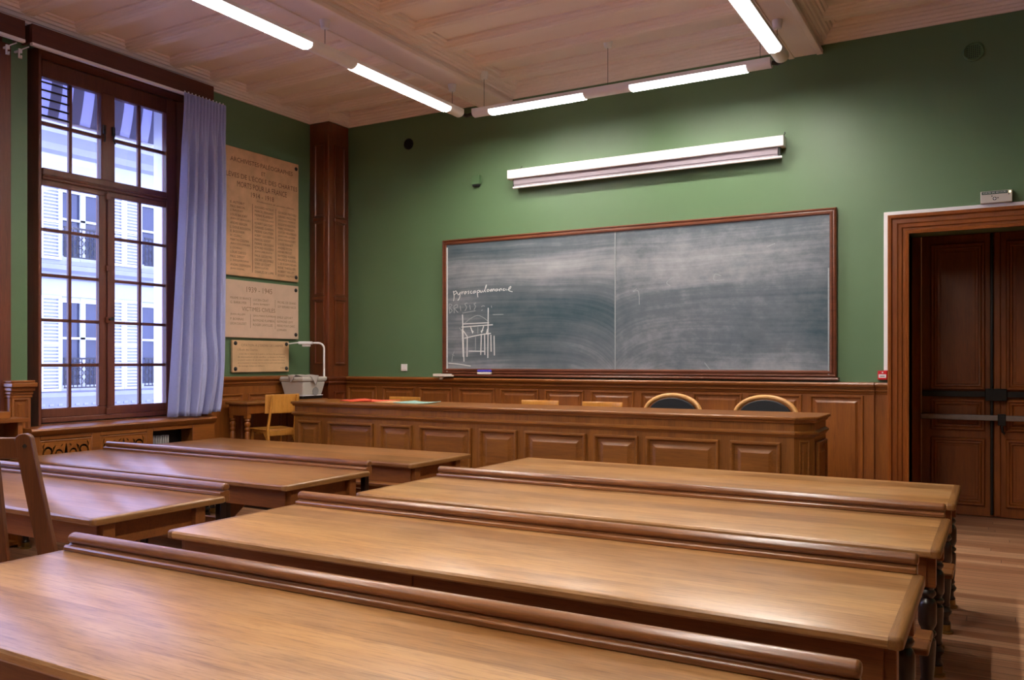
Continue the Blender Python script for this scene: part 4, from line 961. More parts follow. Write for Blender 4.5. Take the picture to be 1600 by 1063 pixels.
def lecture_desk(label, w, bench, top='oak_top'):
    # local frame: x from 0 (left end) to w, y from 0 (student's edge) to 0.86 (front edge), z up
    D = 0.86
    t = thing('lecture_desk', label, 'desk', (0, 0, 0), group='long oak lecture desks in rows')
    e = 0.042
    edge = [(0.0, TH - 0.03), (0.006, TH - 0.038), (0.02, TH - 0.04), (D - 0.02, TH - 0.04), (D - 0.006, TH - 0.038), (D, TH - 0.03), (D, TH - 0.012), (D - 0.008, TH - 0.002), (D - 0.015, TH), (0.015, TH), (0.006, TH - 0.003), (0, TH - 0.012)]
    MB().prism(edge, 'x', e, w - e).build('desk_top', top, t, smooth=30)
    for a, b in ((0, e - 0.0004), (w - e + 0.0004, w)):
        def outline(q):                          # rounded outer corners, straight joint with the top
            r, sx, xo, xi = 0.022, (1 if a == 0 else -1), (a if a == 0 else b), (b if a == 0 else a)
            pts = [(xi, q)]
            for k in range(6):
                an = PI / 2 * k / 5; pts.append((xo + sx * (r - (r - q) * math.sin(an)), r - (r - q) * math.cos(an)))
            pts += [(x, D - y) for x, y in pts[::-1]]
            return pts
        rows = [[(x, y, TH - dz) for x, y in outline(q)] for dz, q in ((0.040, 0.008), (0.036, 0.001), (0.012, 0.0), (0.004, 0.004), (0.0, 0.013))]
        n_ = len(rows[0]); eb = MB(); vs = [p for r_ in rows for p in r_]
        fs = [(i * n_ + k, i * n_ + (k + 1) % n_, (i + 1) * n_ + (k + 1) % n_, (i + 1) * n_ + k) for i in range(4) for k in range(n_)] + [tuple(range(n_)), tuple(range(4 * n_, 5 * n_))]
        eb.add(vs, fs).build('end_board', 'oak_end', t, smooth=40)
    # apron
    i0, i1, y0, y1 = 0.06, w - 0.06, 0.055, D - 0.13
    ap = MB()
    za, zb = TH - 0.17, TH - 0.04
    k = 0.44 * w
    ap.box(i0, k - 0.002, y0, y0 + 0.025, za, zb).box(k + 0.002, i1, y0, y0 + 0.022, za, zb)
    ap.box(i0, i1, y1 - 0.025, y1, za, zb)
    ap.box(i0, i0 + 0.025, y0 + 0.025, y1 - 0.025, za, zb).box(i1 - 0.025, i1, y0 + 0.025, y1 - 0.025, za, zb)
    for y in (0.105, D - 0.17):
        for x in (0.06, w / 2, w - 0.06): ap.box(x - 0.035, x + 0.035, y - 0.035, y + 0.035, 0.578, TH - 0.04)
    ap.build('apron', 'oak_apron', t, bevel=0.004)
    xs = (0.03, w - 0.03)
    for x in xs:
        for y in (0.105, D - 0.17):
            lg, ft = turned(x + (0.03 if x < 1 else -0.03), y, 0.58)
            l = lg.build('leg', 'oak_dark', t, smooth=40)
            ft.build('brass_foot', 'brass', l)
    for y in (0.115, D - 0.17):
        lg, ft = turned(w / 2, y, 0.58)
        l = lg.build('leg', 'oak_dark', t, smooth=40); ft.build('brass_foot', 'brass', l)
    st = MB().box(0.1, w - 0.1, D - 0.195, D - 0.145, 0.10, 0.14)
    st.build('stretcher', 'oak_dark', t, bevel=0.004)
    if bench:
        r0, r1 = 0.025, w - 0.03
        # back rail: strip, cove and rounded roll
        yb = D - 0.012
        strip = [(yb - 0.012, TH + 0.001), (yb - 0.012, TH + 0.017), (yb - 0.006, TH + 0.022), (yb + 0.012, TH + 0.023), (yb + 0.020, TH + 0.030), (yb + 0.052, TH + 0.030), (yb + 0.06, TH + 0.022), (yb + 0.062, TH - 0.04), (yb + 0.0125, TH - 0.04), (yb + 0.0125, TH + 0.001)]
        MB().prism(strip, 'x', r0, r1).build('back_strip', 'oak_rail', t, smooth=30, bevel=0.003)
        yc, zc = yb + 0.034, TH + 0.047
        roll = [(yc + 0.029 * math.cos(a), zc + (0.025 if math.sin(a) > 0 else 0.022) * math.sin(a)) for a in [2 * PI * q / 20 for q in range(20)]]
        MB().prism(roll, 'x', r0 - 0.004, r1 + 0.004).build('back_roll', 'oak_rail', t, smooth=40, bevel=0.012, seg=3)
        for x in (0.06, w / 2, w - 0.10):
            MB().box(x, x + 0.045, yb + 0.012, yb + 0.058, 0, TH - 0.04).build('back_post', 'oak_dark', t, bevel=0.004)
            MB().prism([(yb + 0.058, 0.24), (yb + 0.09, 0.26), (yb + 0.30, 0.405), (yb + 0.32, 0.43), (yb + 0.058, 0.43)], 'x', x + 0.004, x + 0.04).build('seat_bracket', 'oak_apron', t, bevel=0.004)
        sb = MB().box(0.07, w + 0.005, yb + 0.075, yb + 0.205, 0.43, 0.458).box(0.07, w + 0.005, yb + 0.21, yb + 0.35, 0.43, 0.458)
        sb.build('bench_seat', 'oak_rail', t, bevel=0.008, seg=3)
        for x in (0.1, w - 0.09):
            lg, ft = turned(x, yb + 0.30, 0.43, 0.028); l = lg.build('bench_leg', 'oak_dark', t); ft.build('brass_foot', 'brass', l)
        MB().box(0.06, w - 0.06, yb + 0.02, yb + 0.055, 0.50, 0.62).build('back_board', 'oak_apron', t, bevel=0.004)
    return t
WR = 3.22
dA = lecture_desk('foremost desk of the right block, without a back rail', WR, False)
dA.location = (-3.44, 5.41, 0)
dB = lecture_desk('second desk from the front in the right block, with brown back rail', WR, True)
dB.location = (-3.44, 4.06, 0)
dup(dB, (-3.465, 2.715, 0), label='third desk from the front in the right block, second nearest to the viewer')
dup(dB, (-3.49, 1.365, 0), label='nearest desk, filling the bottom of the picture, with glossy golden top')
WL = 3.12
dC = lecture_desk('foremost desk of the left block, plain top, next to the radiator cabinet', WL, False, 'oak_top_red')
dC.location = (-7.12, 5.41, 0)
dD = lecture_desk('second desk from the front in the left block, with bluish window glare', WL, True, 'oak_top_red')
dD.location = (-7.135, 4.06, 0)
dup(dD, (-7.135, 2.715, 0), label='third desk from the front in the left block, partly behind the slanted post')

# ------------------------------------------------------------------ teacher's desk on the platform
TX0, TX1, TY0, TY1, TZ = -6.66, -1.27, 6.87, 7.50, 1.13
td = thing('teacher_desk', 'very long panelled oak desk on the platform in front of the blackboard', 'desk', ((TX0 + TX1) / 2, (TY0 + TY1) / 2, PZ))
TL = ((TX0 + TX1) / 2, (TY0 + TY1) / 2, PZ)
c = 0.13                                                  # canted corner
foot = [(TX0, TY0), (TX1 - c, TY0), (TX1, TY0 + c), (TX1, TY1), (TX0, TY1)]
def offs(poly, d):
    n = len(poly); out = []
    for i in range(n):
        p0, p1, p2 = (Vector(poly[(i + k) % n]) for k in (-1, 0, 1))
        d1 = (p1 - p0).normalized(); d2 = (p2 - p1).normalized(); n1 = Vector((d1.y, -d1.x)); n2 = Vector((d2.y, -d2.x)); q = (n1 + n2) / (1 + n1.dot(n2)); out.append(tuple(p1 + q * d))
    return out
def B(mb, name, mat, **k): return mb.build(name, mat, td, TL, world=True, **k)
shell = foot[:4] + [(TX1 - 0.04, TY1), (TX1 - 0.04, TY0 + c + 0.015), (TX1 - c - 0.015, TY0 + 0.04), (TX0 + 0.04, TY0 + 0.04), (TX0 + 0.04, TY1), (TX0, TY1)]
B(MB().prism(shell, 'z', PZ, TZ - 0.03), 'desk_carcass', 'oak_desk_v', smooth=0)
tp = MB(); tp.prism(offs(foot, 0.035), 'z', TZ - 0.03, TZ)
B(tp, 'desk_top', 'oak_desk', bevel=0.011, seg=3)
md = MB(); ring = lambda prof: md.sweep([foot[4]] + foot[:4], [(-o, z) for o, z in prof], lambda u, v, h: (u, v, h))
ring([(-0.01, TZ - 0.055), (0.014, TZ - 0.05), (0.022, TZ - 0.03), (-0.01, TZ - 0.03)])
ring([(-0.01, TZ - 0.165), (0.006, TZ - 0.162), (0.014, TZ - 0.145), (0.026, TZ - 0.138), (0.026, TZ - 0.125), (0.010, TZ - 0.115), (-0.01, TZ - 0.11)])
ring([(-0.01, PZ), (0.02, PZ), (0.02, PZ + 0.10), (0.008, PZ + 0.12), (-0.01, PZ + 0.12)])
B(md, 'desk_moulding', 'oak_desk', smooth=30)
px = [-6.60, -6.28, -6.18, -5.57, -5.48, -5.08, -4.99, -4.38, -4.29, -3.88, -3.8, -3.18, -3.1, -2.69, -2.62, -1.99, -1.9, -1.5]
for a, b in zip(px[::2], px[1::2]):
    B(MB().rings((a, TY0, PZ + 0.15), X, Z, NY, b - a, 0.925 - PZ - 0.15, RAISED), 'desk_panel', 'oak_desk', smooth=30)
u = Vector((1, 1, 0)).normalized(); nn = Vector((1, -1, 0)).normalized(); cw = c * math.sqrt(2)
B(MB().rings(Vector((TX1 - c, TY0, PZ + 0.15)) + u * 0.045, u, Z, nn, cw - 0.09, 0.94 - PZ - 0.15, [(0, 0), (0, 0.008), (0.01, 0.01), (0.018, 0.003), (0.028, 0.003), (0.034, 0.008)]), 'desk_panel', 'oak_desk', smooth=30)
B(MB().rings((TX1, TY0 + c + 0.06, PZ + 0.15), Y, Z, X, TY1 - TY0 - c - 0.12, 0.925 - PZ - 0.15, RAISED), 'desk_panel', 'oak_desk', smooth=30)
B(MB().rings((TX0, TY1 - 0.08, PZ + 0.15), NY, Z, NX, TY1 - TY0 - 0.16, 0.925 - PZ - 0.15, RAISED), 'desk_panel', 'oak_desk', smooth=30)

# papers and folders on the desk
def sheet(name, label, cat, pts, z, th, mat, curl=0.0, group=None):
    cx = sum(p[0] for p in pts) / 4; cy = sum(p[1] for p in pts) / 4
    rows = []
    for i in range(7):
        a = Vector(pts[0]).lerp(Vector(pts[3]), i / 6); b = Vector(pts[1]).lerp(Vector(pts[2]), i / 6); row = []
        for k in range(9):
            q = a.lerp(b, k / 8); row.append((q.x, q.y, z + th + curl * ((k / 8 - 0.5) ** 2 * 4) * (0.4 + 0.6 * i / 6)))
        rows.append(row)
    o = MB().grid(rows).build(name, mat, None, (cx, cy, z), smooth=60, solid=th)
    o.modifiers['thickness'].offset = 0 if False else -1
    return tag(o, label, cat, group)
sheet('folder', 'coral red card folder lying open at the left end of the long front desk', 'folder', [(-6.22, 7.10), (-5.74, 7.12), (-5.66, 7.44), (-6.18, 7.46)], TZ, 0.008, 'orange_card', 0.010, 'folders on the long front desk')
sheet('folder', 'small orange red card with curled corner near the front edge of the long desk', 'folder', [(-5.98, 6.96), (-5.90, 6.955), (-5.76, 7.08), (-5.86, 7.09)], TZ, 0.006, 'red_card', 0.012, 'folders on the long front desk')
sheet('folder', 'peach coloured card between the coral folder and the pale teal folder', 'folder', [(-5.72, 7.06), (-5.46, 7.06), (-5.42, 7.30), (-5.64, 7.32)], TZ, 0.006, 'peach_card', 0.006, 'folders on the long front desk')
sheet('folder', 'pale teal card folder on the front desk, rightmost of the folders', 'folder', [(-5.42, 7.00), (-5.02, 7.06), (-5.06, 7.34), (-5.40, 7.34)], TZ, 0.007, 'teal_card', 0.012, 'folders on the long front desk')

# ------------------------------------------------------------------ chairs
def school_chair(label):
    t = thing('school_chair', label, 'chair', (0, 0, 0), group='plain beech school chairs')
    rows = []
    for i in range(9):                                    # back board, curved in plan
        z = 0.62 + 0.21 * i / 8; row = []
        for k in range(13):
            x = -0.205 + 0.41 * k / 12; row.append((x, -0.035 - 0.035 * (1 - (x / 0.205) ** 2) - 0.05 * (z - 0.62), z))
        rows.append(row)
    MB().grid(rows).build('backrest', 'beech', t, smooth=60, solid=0.011, bevel=0.004)
    rows = []
    for i in range(9):
        y = 0.0 + 0.39 * i / 8; row = []
        for k in range(11):
            w = 0.18 + 0.02 * i / 8; x = -w + 2 * w * k / 10; row.append((x, y, 0.445 - 0.012 * math.sin(PI * min(1, i / 6)) * (1 - (x / w) ** 2)))
        rows.append(row)
    MB().grid(rows).build('seat', 'beech', t, smooth=60, solid=0.014)
    for s in (-1, 1):
        x = s * 0.15
        MB().tube([(x * 1.12, -0.10, 0), (x * 1.1, -0.045, 0.28), (x * 1.08, -0.02, 0.45), (x * 1.02, -0.055, 0.62), (x, -0.09, 0.822)], [0.013, 0.016, 0.017, 0.014, 0.010], 10).build('leg', 'beech', t)
        MB().tube([(x * 1.2, 0.37, 0), (x * 1.12, 0.33, 0.43)], 0.015, 10).build('leg', 'beech', t)
        MB().prism([(-0.03, 0.40), (0.34, 0.40), (0.34, 0.43), (-0.03, 0.43)], 'x', x * 1.08 - 0.011, x * 1.08 + 0.011).prism([(-0.05, 0.26), (-0.02, 0.30), (0.08, 0.40), (-0.04, 0.40)], 'x', x * 1.08 - 0.010, x * 1.08 + 0.010).build('side_rail', 'beech', t, bevel=0.003)
    for y in (0.30, -0.02): MB().box(-0.15, 0.15, y, y + 0.025, 0.37, 0.43).build('cross_rail', 'beech', t, bevel=0.003)
    return t
ch = school_chair('yellow beech school chair pushed up to the small table at the left wall')
ch.location = (-6.93, 6.93, PZ); ch.rotation_euler = (0, 0, math.radians(72))
for x, lab in ((-4.175, 'plain beech chair behind the long desk, below the left half of the blackboard'), (-3.47, 'plain beech chair behind the long desk, barely showing, beside the left round-backed chair'), (-5.93, 'plain beech chair behind the long desk, its top board just over the folders')):
    dup(ch, (x, 7.83, PZ), PI, lab, (1.08, 1, 0.945))
def round_chair(label):
    t = thing('round_back_chair', label, 'chair', (0, 0, 0), group='round-backed chairs behind the long desk')
    # local: sitter faces -y (towards the room); back at y = 0
    pts = []
    for k in range(25):
        a = PI * k / 24; x = 0.275 * math.cos(a); z = 0.70 + 0.168 * math.sin(a)
        pts.append((x, 0.02 * math.sin(a), z))
    pts = [(0.255, -0.05, 0.44), (0.272, -0.03, 0.58)] + pts + [(-0.272, -0.03, 0.58), (-0.255, -0.05, 0.44)]
    MB().tube(pts, 0.021, 10).build('back_hoop', 'beech_pale', t)
    poly = [(0.235 * math.cos(PI * k / 20), 0.70 + 0.142 * math.sin(PI * k / 20)) for k in range(21)] + [(-0.235, 0.52), (0.235, 0.52)]
    MB().prism(poly, 'y', -0.012, 0.022).build('back_pad', 'upholstery', t, bevel=0.008)
    MB().box(-0.24, 0.24, -0.46, -0.03, 0.41, 0.475).build('seat', 'upholstery', t, bevel=0.02, seg=3)
    for x in (-0.245, 0.245):
        for y in (-0.43, -0.05): MB().tube([(x, y, 0), (x, y, 0.46)], 0.018, 10).build('leg', 'beech_pale', t)
    MB().box(-0.24, 0.24, -0.44, -0.42, 0.36, 0.41).box(-0.24, 0.24, -0.06, -0.04, 0.36, 0.41).build('seat_frame', 'beech_pale', t, bevel=0.003)
    return t
rc1 = round_chair('left round-backed chair with wooden hoop and black pad behind the long desk')
rc1.location = (-2.74, 7.88, PZ)
dup(rc1, (-1.86, 7.88, PZ), 0, 'right round-backed chair with black pad, nearest the right end of the long desk')

# ------------------------------------------------------------------ side table, overhead projector, cloth
TBX, TBY0, TBY1, TBZ = -7.16, 6.66, 7.96, 1.11
sx0 = XL + 0.11
st = thing('side_table', 'small oak table with turned legs on the platform along the left wall', 'table', ((sx0 + TBX) / 2, (TBY0 + TBY1) / 2, PZ))
SL = ((sx0 + TBX) / 2, (TBY0 + TBY1) / 2, PZ)
MB().box(sx0, TBX, TBY0, TBY1, TBZ - 0.028, TBZ).build('table_top', 'oak_desk', st, SL, bevel=0.008, world=True)
MB().box(sx0 + 0.03, TBX - 0.03, TBY0 + 0.03, TBY0 + 0.05, TBZ - 0.15, TBZ - 0.028).box(TBX - 0.05, TBX - 0.03, TBY0 + 0.05, TBY1 - 0.05, TBZ - 0.13, TBZ - 0.028).build('apron', 'oak_wall', st, SL, bevel=0.004, world=True)
for x in (sx0 + 0.06, TBX - 0.06):
    for y in (TBY0 + 0.06, TBY1 - 0.07):
        lg = MB()
        pr = [(0.018, 0), (0.022, 0.05), (0.026, 0.30), (0.027, 0.40), (0.018, 0.415), (0.028, 0.43), (0.031, 0.445), (0.022, 0.462), (0.034, 0.49), (0.032, 0.51), (0.018, 0.525), (0.030, 0.54), (0.022, 0.555), (0.026, 0.56)]
        lg.lathe([(r, PZ + z) for r, z in pr], (x, y, 0), 14).box(x - 0.027, x + 0.027, y - 0.027, y + 0.027, PZ + 0.56, TBZ - 0.028)
        lg.build('leg', 'oak_wall', st, SL, world=True)
pd = tag(MB().box(-7.505, -7.195, 7.555, 7.89, TBZ, TBZ + 0.036).build('plinth_board', 'black', None, (-7.35, 7.72, TBZ), bevel=0.004), 'thin dark board under the grey overhead projector', 'board')
oh = thing('overhead_projector', 'light grey overhead projector with bent arm on the small table in the corner', 'projector', (-7.35, 7.72, TBZ + 0.036))
OL = (-7.35, 7.72, TBZ + 0.036)
z0 = TBZ + 0.036
ox0, ox1, oy0, oy1 = -7.50, -7.20, 7.56, 7.885
def frus(mb, i0, za, i1, zb):
    vs = [(x, y, za) for x, y in ((ox0 - i0, oy0 - i0), (ox1 + i0, oy0 - i0), (ox1 + i0, oy1 + i0), (ox0 - i0, oy1 + i0))] + [(x, y, zb) for x, y in ((ox0 - i1, oy0 - i1), (ox1 + i1, oy0 - i1), (ox1 + i1, oy1 + i1), (ox0 - i1, oy1 + i1))]
    mb.add(vs, [(0, 1, 2, 3), (4, 5, 6, 7), (0, 1, 5, 4), (1, 2, 6, 5), (2, 3, 7, 6), (3, 0, 4, 7)])
b_ = MB(); frus(b_, 0.0, z0 + 0.012, 0.03, z0 + 0.17)
b_.build('projector_body', 'grey_plastic', oh, OL, bevel=0.012, seg=3, world=True)
b_ = MB(); frus(b_, 0.012, z0, 0.012, z0 + 0.012); b_.build('base_plate', 'white', oh, OL, bevel=0.003, world=True)
b_ = MB(); frus(b_, 0.034, z0 + 0.17, 0.05, z0 + 0.195); frus(b_, 0.05, z0 + 0.195, 0.042, z0 + 0.232); b_.build('stage_rim', 'grey_plastic', oh, OL, bevel=0.01, seg=3, world=True)
MB().lathe([(0.05, 0), (0.05, 0.004), (0, 0.006)], (ox1 + 0.015, 7.76, z0 + 0.055), 16, 'x').build('speaker_grille', 'foot_pad', oh, OL, world=True)
ax, ay = ox1 + 0.02, oy1 + 0.02
hz = 1.785
pts = [(ax, ay, z0 + 0.20), (ax, ay, hz - 0.07)]
hd = Vector((-0.72, -0.62, 0)).normalized()
for k in range(1, 7):
    a = PI / 2 * k / 6; q = Vector((ax, ay, hz - 0.07)) + hd * (0.07 * (1 - math.cos(a))) + Vector((0, 0, 0.07 * math.sin(a))); pts.append(tuple(q))
e_ = Vector(pts[-1]) + hd * 0.06; pts.append(tuple(e_))
MB().tube(pts, 0.012, 10).build('arm', 'white', oh, OL, world=True)
ang = math.atan2(hd.y, hd.x)
hc = e_ + hd * 0.09
h_ = MB().obox(hc, (0.17, 0.13, 0.035), (0, 0, ang)).obox(hc + hd * -0.01 + Vector((0, 0, -0.03)), (0.10, 0.10, 0.03), (0, 0, ang))
h_.build('projector_head', 'white', oh, OL, bevel=0.008, seg=3, world=True)
MB().obox(hc + hd * 0.13 + Vector((0, 0, -0.002)), (0.15, 0.12, 0.012), (0, 0.12, ang)).build('mirror_flap', 'white', oh, OL, bevel=0.003, world=True)
# cloth thrown over the projector stage
zt = z0 + 0.236
rows = []
ccx, ccy = (ox0 + ox1) / 2 + 0.03, (oy0 + oy1) / 2 - 0.03
hx, hy = (ox1 - ox0) / 2 + 0.05, (oy1 - oy0) / 2 + 0.05
for i in range(25):
    row = []
    for k in range(25):
        u, v = (i / 24 - 0.5) * 0.33, (k / 24 - 0.5) * 0.36
        x = ccx + (u + v) * 0.707; y = ccy + (v - u) * 0.707
        z = zt + 0.010 + 0.006 * math.sin(u * 22 + v * 9) + 0.005 * math.sin(v * 27 - u * 12)
        px_, py_ = x - ((ox0 + ox1) / 2 + hx), ((oy0 + oy1) / 2 - hy) - y
        dd = max(0, px_) + max(0, py_)
        if dd > 0: z -= dd * 1.5; x = min(x, (ox0 + ox1) / 2 + hx + 0.006 + 0.25 * max(0, px_)); y = max(y, (oy0 + oy1) / 2 - hy - 0.006 - 0.25 * max(0, py_))
        row.append((x, y, z))
    rows.append(row)
tag(MB().grid(rows).build('cloth', 'cloth', None, (-7.3, 7.7, zt), smooth=80, solid=0.003), 'crumpled grey cloth draped over the overhead projector', 'cloth')

# ------------------------------------------------------------------ folding ladder in the left foreground
ld = thing('stepladder', 'brown wooden folding stand with slanted round-topped posts at the left picture edge', 'ladder', (-4.12, 2.45, 0))
LL = (-4.12, 2.45, 0)
def stile(top, bot, w, t, nrm, name, mat):
    top, bot = Vector(top), Vector(bot); d = (bot - top).normalized(); n = Vector(nrm).normalized(); s = d.cross(n).normalized(); n = s.cross(d)
    pts = []
    for k in range(9):
        a = PI * k / 8; pts.append((math.cos(a) * w / 2, -math.sin(a) * w / 2 * 0.75))
    L_ = (bot - top).length
    poly = [(w / 2, 0)] + pts[1:-1] + [(-w / 2, 0), (-w * 0.56, L_), (w * 0.56, L_)]
    vs = [top + s * p[0] + d * (p[1]) + n * q for q in (-t / 2, t / 2) for p in poly]; m = len(poly)
    fs = [tuple(range(m)), tuple(range(2 * m - 1, m - 1, -1))] + [(i, (i + 1) % m, m + (i + 1) % m, m + i) for i in range(m)]
    MB().add(vs, fs).build(name, mat, ld, LL, world=True, bevel=0.004)
view = Vector((0.86, -0.52, 0))
side = Vector((0.868, 0.497, 0))
tp = Vector((-4.122, 2.42, 1.185))
stile(tp, tp + side * 0.245 + Vector((0, 0, -1.185)), 0.082, 0.035, (0.50, -0.868, 0.05), 'stile', 'oak_stand')
tp2 = tp + side * -0.235 + Vector((0.05, -0.087, 0)) * -1.0
stile(tp2, tp2 + side * 0.12 + Vector((0, 0, -1.185)), 0.072, 0.035, (0.50, -0.868, 0.05), 'stile', 'oak_stand')
tr_ = tp + Vector((-0.10, 0.174, 0)) * 0.7
stile(tr_ + side * -0.05 + Vector((0, 0, -0.10)), tr_ + side * -0.045 + Vector((0, 0, -0.24)), 0.05, 0.03, (0.50, -0.868, 0), 'rear_peg', 'oak_dark')
MB().beam(tp + side * -0.50 + Vector((-0.02, 0.035, -0.045)), tp + side * 0.01 + Vector((-0.02, 0.035, -0.045)), 0.03, 0.105).build('top_rail', 'oak_stand', ld, LL, world=True, bevel=0.006)
MB().lathe([(0.008, 0), (0.008, 0.004), (0, 0.006)], (0, 0, 0), 8, 'z')
q = tp + side * 0.012 + Vector((0.5, -0.868, 0)) * 0.0195 + Vector((0, 0, -0.03))
MB().obox(q, (0.016, 0.006, 0.016), (0, PI / 4, ang * 0 + math.radians(29.8))).build('bolt_head', 'iron', ld, LL, world=True)
MB().beam(tp + side * -0.42 + Vector((-0.01, 0.02, -0.80)), tp + side * 0.17 + Vector((-0.01, 0.02, -0.80)), 0.03, 0.07).build('rung', 'oak_stand', ld, LL, world=True, bevel=0.004)

# low oak cabinet against the left wall, mostly outside the picture
cb = thing('low_cabinet', 'oak cabinet with two stepped top boards at the left edge, behind the slanted stand', 'cabinet', (-7.30, 3.90, 0))
CL = (-7.30, 3.90, 0)
k = MB().box(-7.40, -7.18, 3.62, 3.66, 0, 1.05).box(-7.40, -7.18, 4.16, 4.20, 0, 1.05).box(-7.40, -7.38, 3.66, 4.16, 0, 1.05).box(-7.38, -7.18, 3.66, 4.16, 0.86, 0.885).box(-7.38, -7.18, 3.66, 4.16, 0.02, 0.05)
k.build('cabinet_carcass', 'oak_wall', cb, CL, bevel=0.003, world=True)
MB().box(-7.41, -7.16, 3.58, 4.25, 1.05, 1.085).build('lower_board', 'oak_wall_y', cb, CL, bevel=0.004, world=True)
MB().box(-7.41, -7.155, 3.55, 4.085, 1.085, 1.145).build('upper_board', 'oak_wall_y', cb, CL, bevel=0.004, world=True)

# ------------------------------------------------------------------ outside: street, facade, awning
XE = -18.0
bd = thing('street_building', 'pale building with white louvred shutters and iron balconies across the street', 'building', (XE, 12, -6))
BLc = (XE, 12, -6)
def E_(mb, name, mat, par=None, **k):
    o = mb.build(name, mat, par or bd, BLc, world=(par is None), **k)
    if par is not None: o.location = (0, 0, 0)
    return o
rowsz = [(0.895, 2.99), (3.79, 5.45), (-2.2, -0.1)]
ops = []
for kx in range(-3, 6):
    ya = 11.38 + 2.03 * kx
    for zb, zt_ in rowsz: ops.append((ya, ya + 1.2, zb, zt_))
fw = MB()
ys = [11.38 + 2.03 * kx for kx in range(-3, 6)]
prev = 2.0
for ya in ys:
    fw.box(XE - 0.3, XE, prev, ya, -6, 7.0); prev = ya + 1.2
    zs = [-6] + [q for r in sorted(rowsz) for q in r] + [7.0]
    for i in range(0, len(zs), 2): fw.box(XE - 0.3, XE, ya, ya + 1.2, zs[i], zs[i + 1])
fw.box(XE - 0.3, XE, prev, 26, -6, 7.0)
E_(fw, 'facade_wall', 'facade', smooth=0)
tm = MB()
tm.prism([(XE, 3.36), (XE + 0.10, 3.40), (XE + 0.12, 3.50), (XE + 0.22, 3.56), (XE + 0.22, 3.66), (XE, 3.70)], 'y', 2, 26)
tm.prism([(XE, 6.10), (XE + 0.12, 6.16), (XE + 0.16, 6.30), (XE + 0.30, 6.40), (XE + 0.42, 6.46), (XE + 0.42, 6.58), (XE, 6.62)], 'y', 2, 26)
tm.prism([(XE, 0.40), (XE + 0.14, 0.44), (XE + 0.18, 0.6), (XE + 0.3, 0.78), (XE + 0.3, 0.86), (XE, 0.88)], 'y', 2, 26)
for kk in range(110): tm.box(XE + 0.1, XE + 0.2, 4 + kk * 0.2, 4.1 + kk * 0.2, 0.58, 0.70)
E_(tm, 'string_course', 'facade_trim', smooth=30)
E_(MB().prism([(XE + 0.1, 7.0), (XE - 2.6, 8.2), (XE - 2.6, 7.0)], 'y', 2, 26), 'roof', 'facade_trim', smooth=0)
rl = random.Random(3)
for kx, ya in enumerate(ys):
    if kx < 2: pass
    for zb, zt_ in rowsz:
        fr = MB().rings((XE - 0.18, ya, zb), Y, Z, X, 1.2, zt_ - zb, [(0, 0), (0, 0.05), (0.12, 0.05), (0.12, 0)], fill=False)
        fr.box(XE - 0.17, XE - 0.12, ya + 0.54, ya + 0.66, zb, zt_).box(XE - 0.17, XE - 0.12, ya + 0.1, ya + 1.1, zb + (zt_ - zb) * 0.55, zb + (zt_ - zb) * 0.55 + 0.05)
        w = E_(fr, 'street_window', 'shutter', smooth=0)
        E_(MB().box(XE - 0.2, XE - 0.185, ya, ya + 1.2, zb, zt_), 'street_pane', 'facade_glass', w, smooth=0)
        for y0, y1 in ((ya - 0.49, ya - 0.02), (ya + 1.22, ya + 1.53)):
            sh = MB().rings((XE + 0.01, y0, zb), Y, Z, X, y1 - y0, zt_ - zb, [(0, 0), (0, 0.045), (0.06, 0.045), (0.06, 0)], fill=False)
            n = int((zt_ - zb - 0.12) / 0.075)
            for q in range(n): sh.obox((XE + 0.03, (y0 + y1) / 2, zb + 0.1 + q * 0.075), (0.045, y1 - y0 - 0.12, 0.012), (0, 0.7, 0))
            sh.box(XE + 0.02, XE + 0.05, y0 + 0.05, y1 - 0.05, zb + (zt_ - zb) * 0.5 - 0.03, zb + (zt_ - zb) * 0.5 + 0.03)
            E_(sh, 'shutter', 'shutter', smooth=0)
        bal = MB(); zr = zb + 0.72
        xb = XE + 0.14
        bal.box(xb - 0.015, xb + 0.015, ya - 0.02, ya + 1.22, zr - 0.02, zr + 0.02).box(xb - 0.01, xb + 0.01, ya - 0.02, ya + 1.22, zb + 0.06, zb + 0.09)
        for q in range(13):
            y = ya + 0.1 * q; bal.box(xb - 0.008, xb + 0.008, y - 0.008, y + 0.008, zb + 0.06, zr)
        for q in range(8):
            for zz in (zb + 0.22, zb + 0.40, zb + 0.57):
                y = ya + 0.15 * q + 0.08
                bal.tube([(xb, y + 0.06 * math.cos(a), zz + 0.075 * math.sin(a)) for a in [2 * PI * m / 10 for m in range(10)]], 0.010, 5, closed=True)
        E_(bal, 'balcony_railing', 'iron', smooth=0)
pvm = tag(MB().box(-40, XL - 0.5, -12, 40, -6.1, -6).build('street', 'pavement', None, (-13, 10, -6), smooth=0), 'street', 'street')
del pvm['label'], pvm['category']; pvm['kind'] = 'structure'; pvm.name = 'floor_street'

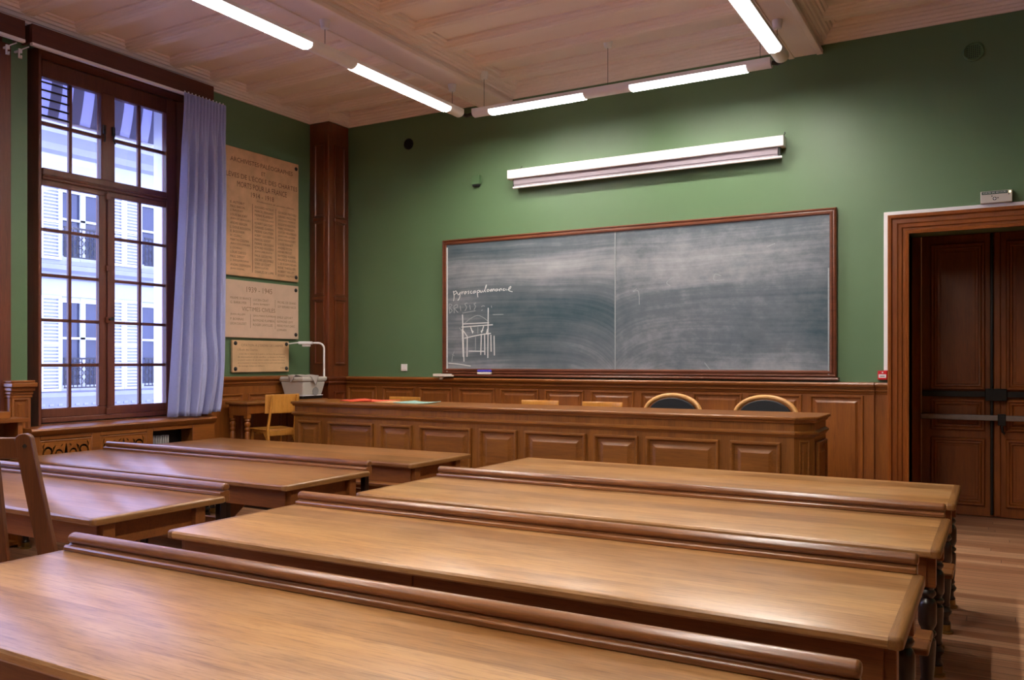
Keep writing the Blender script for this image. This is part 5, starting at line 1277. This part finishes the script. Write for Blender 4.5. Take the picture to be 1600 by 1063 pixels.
aw = thing('window_awning', 'grey and white striped canvas awning outside the top panes of the window', 'awning', (XL - 0.6, 5.45, 4.1))
AWL = (XL - 0.6, 5.45, 4.1)
rows = []
for i in range(9):
    t = i / 8; row = []
    for k in range(60):
        y = 4.55 + k * 0.03; row.append((XL - 0.50 - 0.10 * (1 - t) + 0.02 * math.sin(PI * t), y, 3.98 + 0.50 * t + 0.006 * math.sin(y * 27)))
    rows.append(row)
MB().grid(rows).build('awning_canvas', 'awning', aw, AWL, world=True, smooth=80, solid=0.003)
vl = MB(); 
for k in range(16):
    y = 4.55 + k * 0.115; poly = [(y, 4.50), (y, 4.345)] + [(y + 0.0575 - 0.0575 * math.cos(PI * m / 8), 4.345 - 0.03 * math.sin(PI * m / 8)) for m in range(1, 8)] + [(y + 0.115, 4.345), (y + 0.115, 4.50)]
    vl.prism(poly, 'x', XL - 0.484, XL - 0.481)
vl.build('scalloped_valance', 'awning', aw, AWL, world=True, smooth=0)
MB().lathe([(0.018, 4.52), (0.018, 6.35)], (XL - 0.61, 0, 3.98), 10, 'y').build('awning_bar', 'white', aw, AWL, world=True)
MB().tube([(XL - 0.61, 6.33, 3.98), (XL - 0.49, 6.33, 4.36)], 0.012, 8).tube([(XL - 0.61, 4.54, 3.98), (XL - 0.49, 4.54, 4.36)], 0.012, 8).build('awning_arm', 'black', aw, AWL, world=True)

# ------------------------------------------------------------------ light and camera
w = bpy.data.worlds.new('overcast_sky'); S.world = w; w.use_nodes = True
bg = w.node_tree.nodes['Background']; bg.inputs['Color'].default_value = (0.50, 0.55, 1.0, 1); bg.inputs['Strength'].default_value = 4.9

cam = bpy.data.cameras.new('camera'); co = bpy.data.objects.new('camera', cam); COL.objects.link(co)
cam.sensor_width = 36.0; cam.lens = 1332.15 / 1600 * 36.0; cam.shift_y = 32.22 / 1600
co.location = (0, 0, 1.57); co.rotation_euler = (PI / 2, 0, math.radians(29.818)); cam.clip_start = 0.05; cam.clip_end = 200
S.camera = co
S.view_settings.view_transform = 'Standard'; S.view_settings.look = 'None'; S.view_settings.gamma = 1.0; S.view_settings.use_curve_mapping = False
S.view_settings.exposure = 0.85
S.cycles.use_denoising = True
S.cycles.max_bounces = 10; S.cycles.diffuse_bounces = 5; S.cycles.transparent_max_bounces = 12
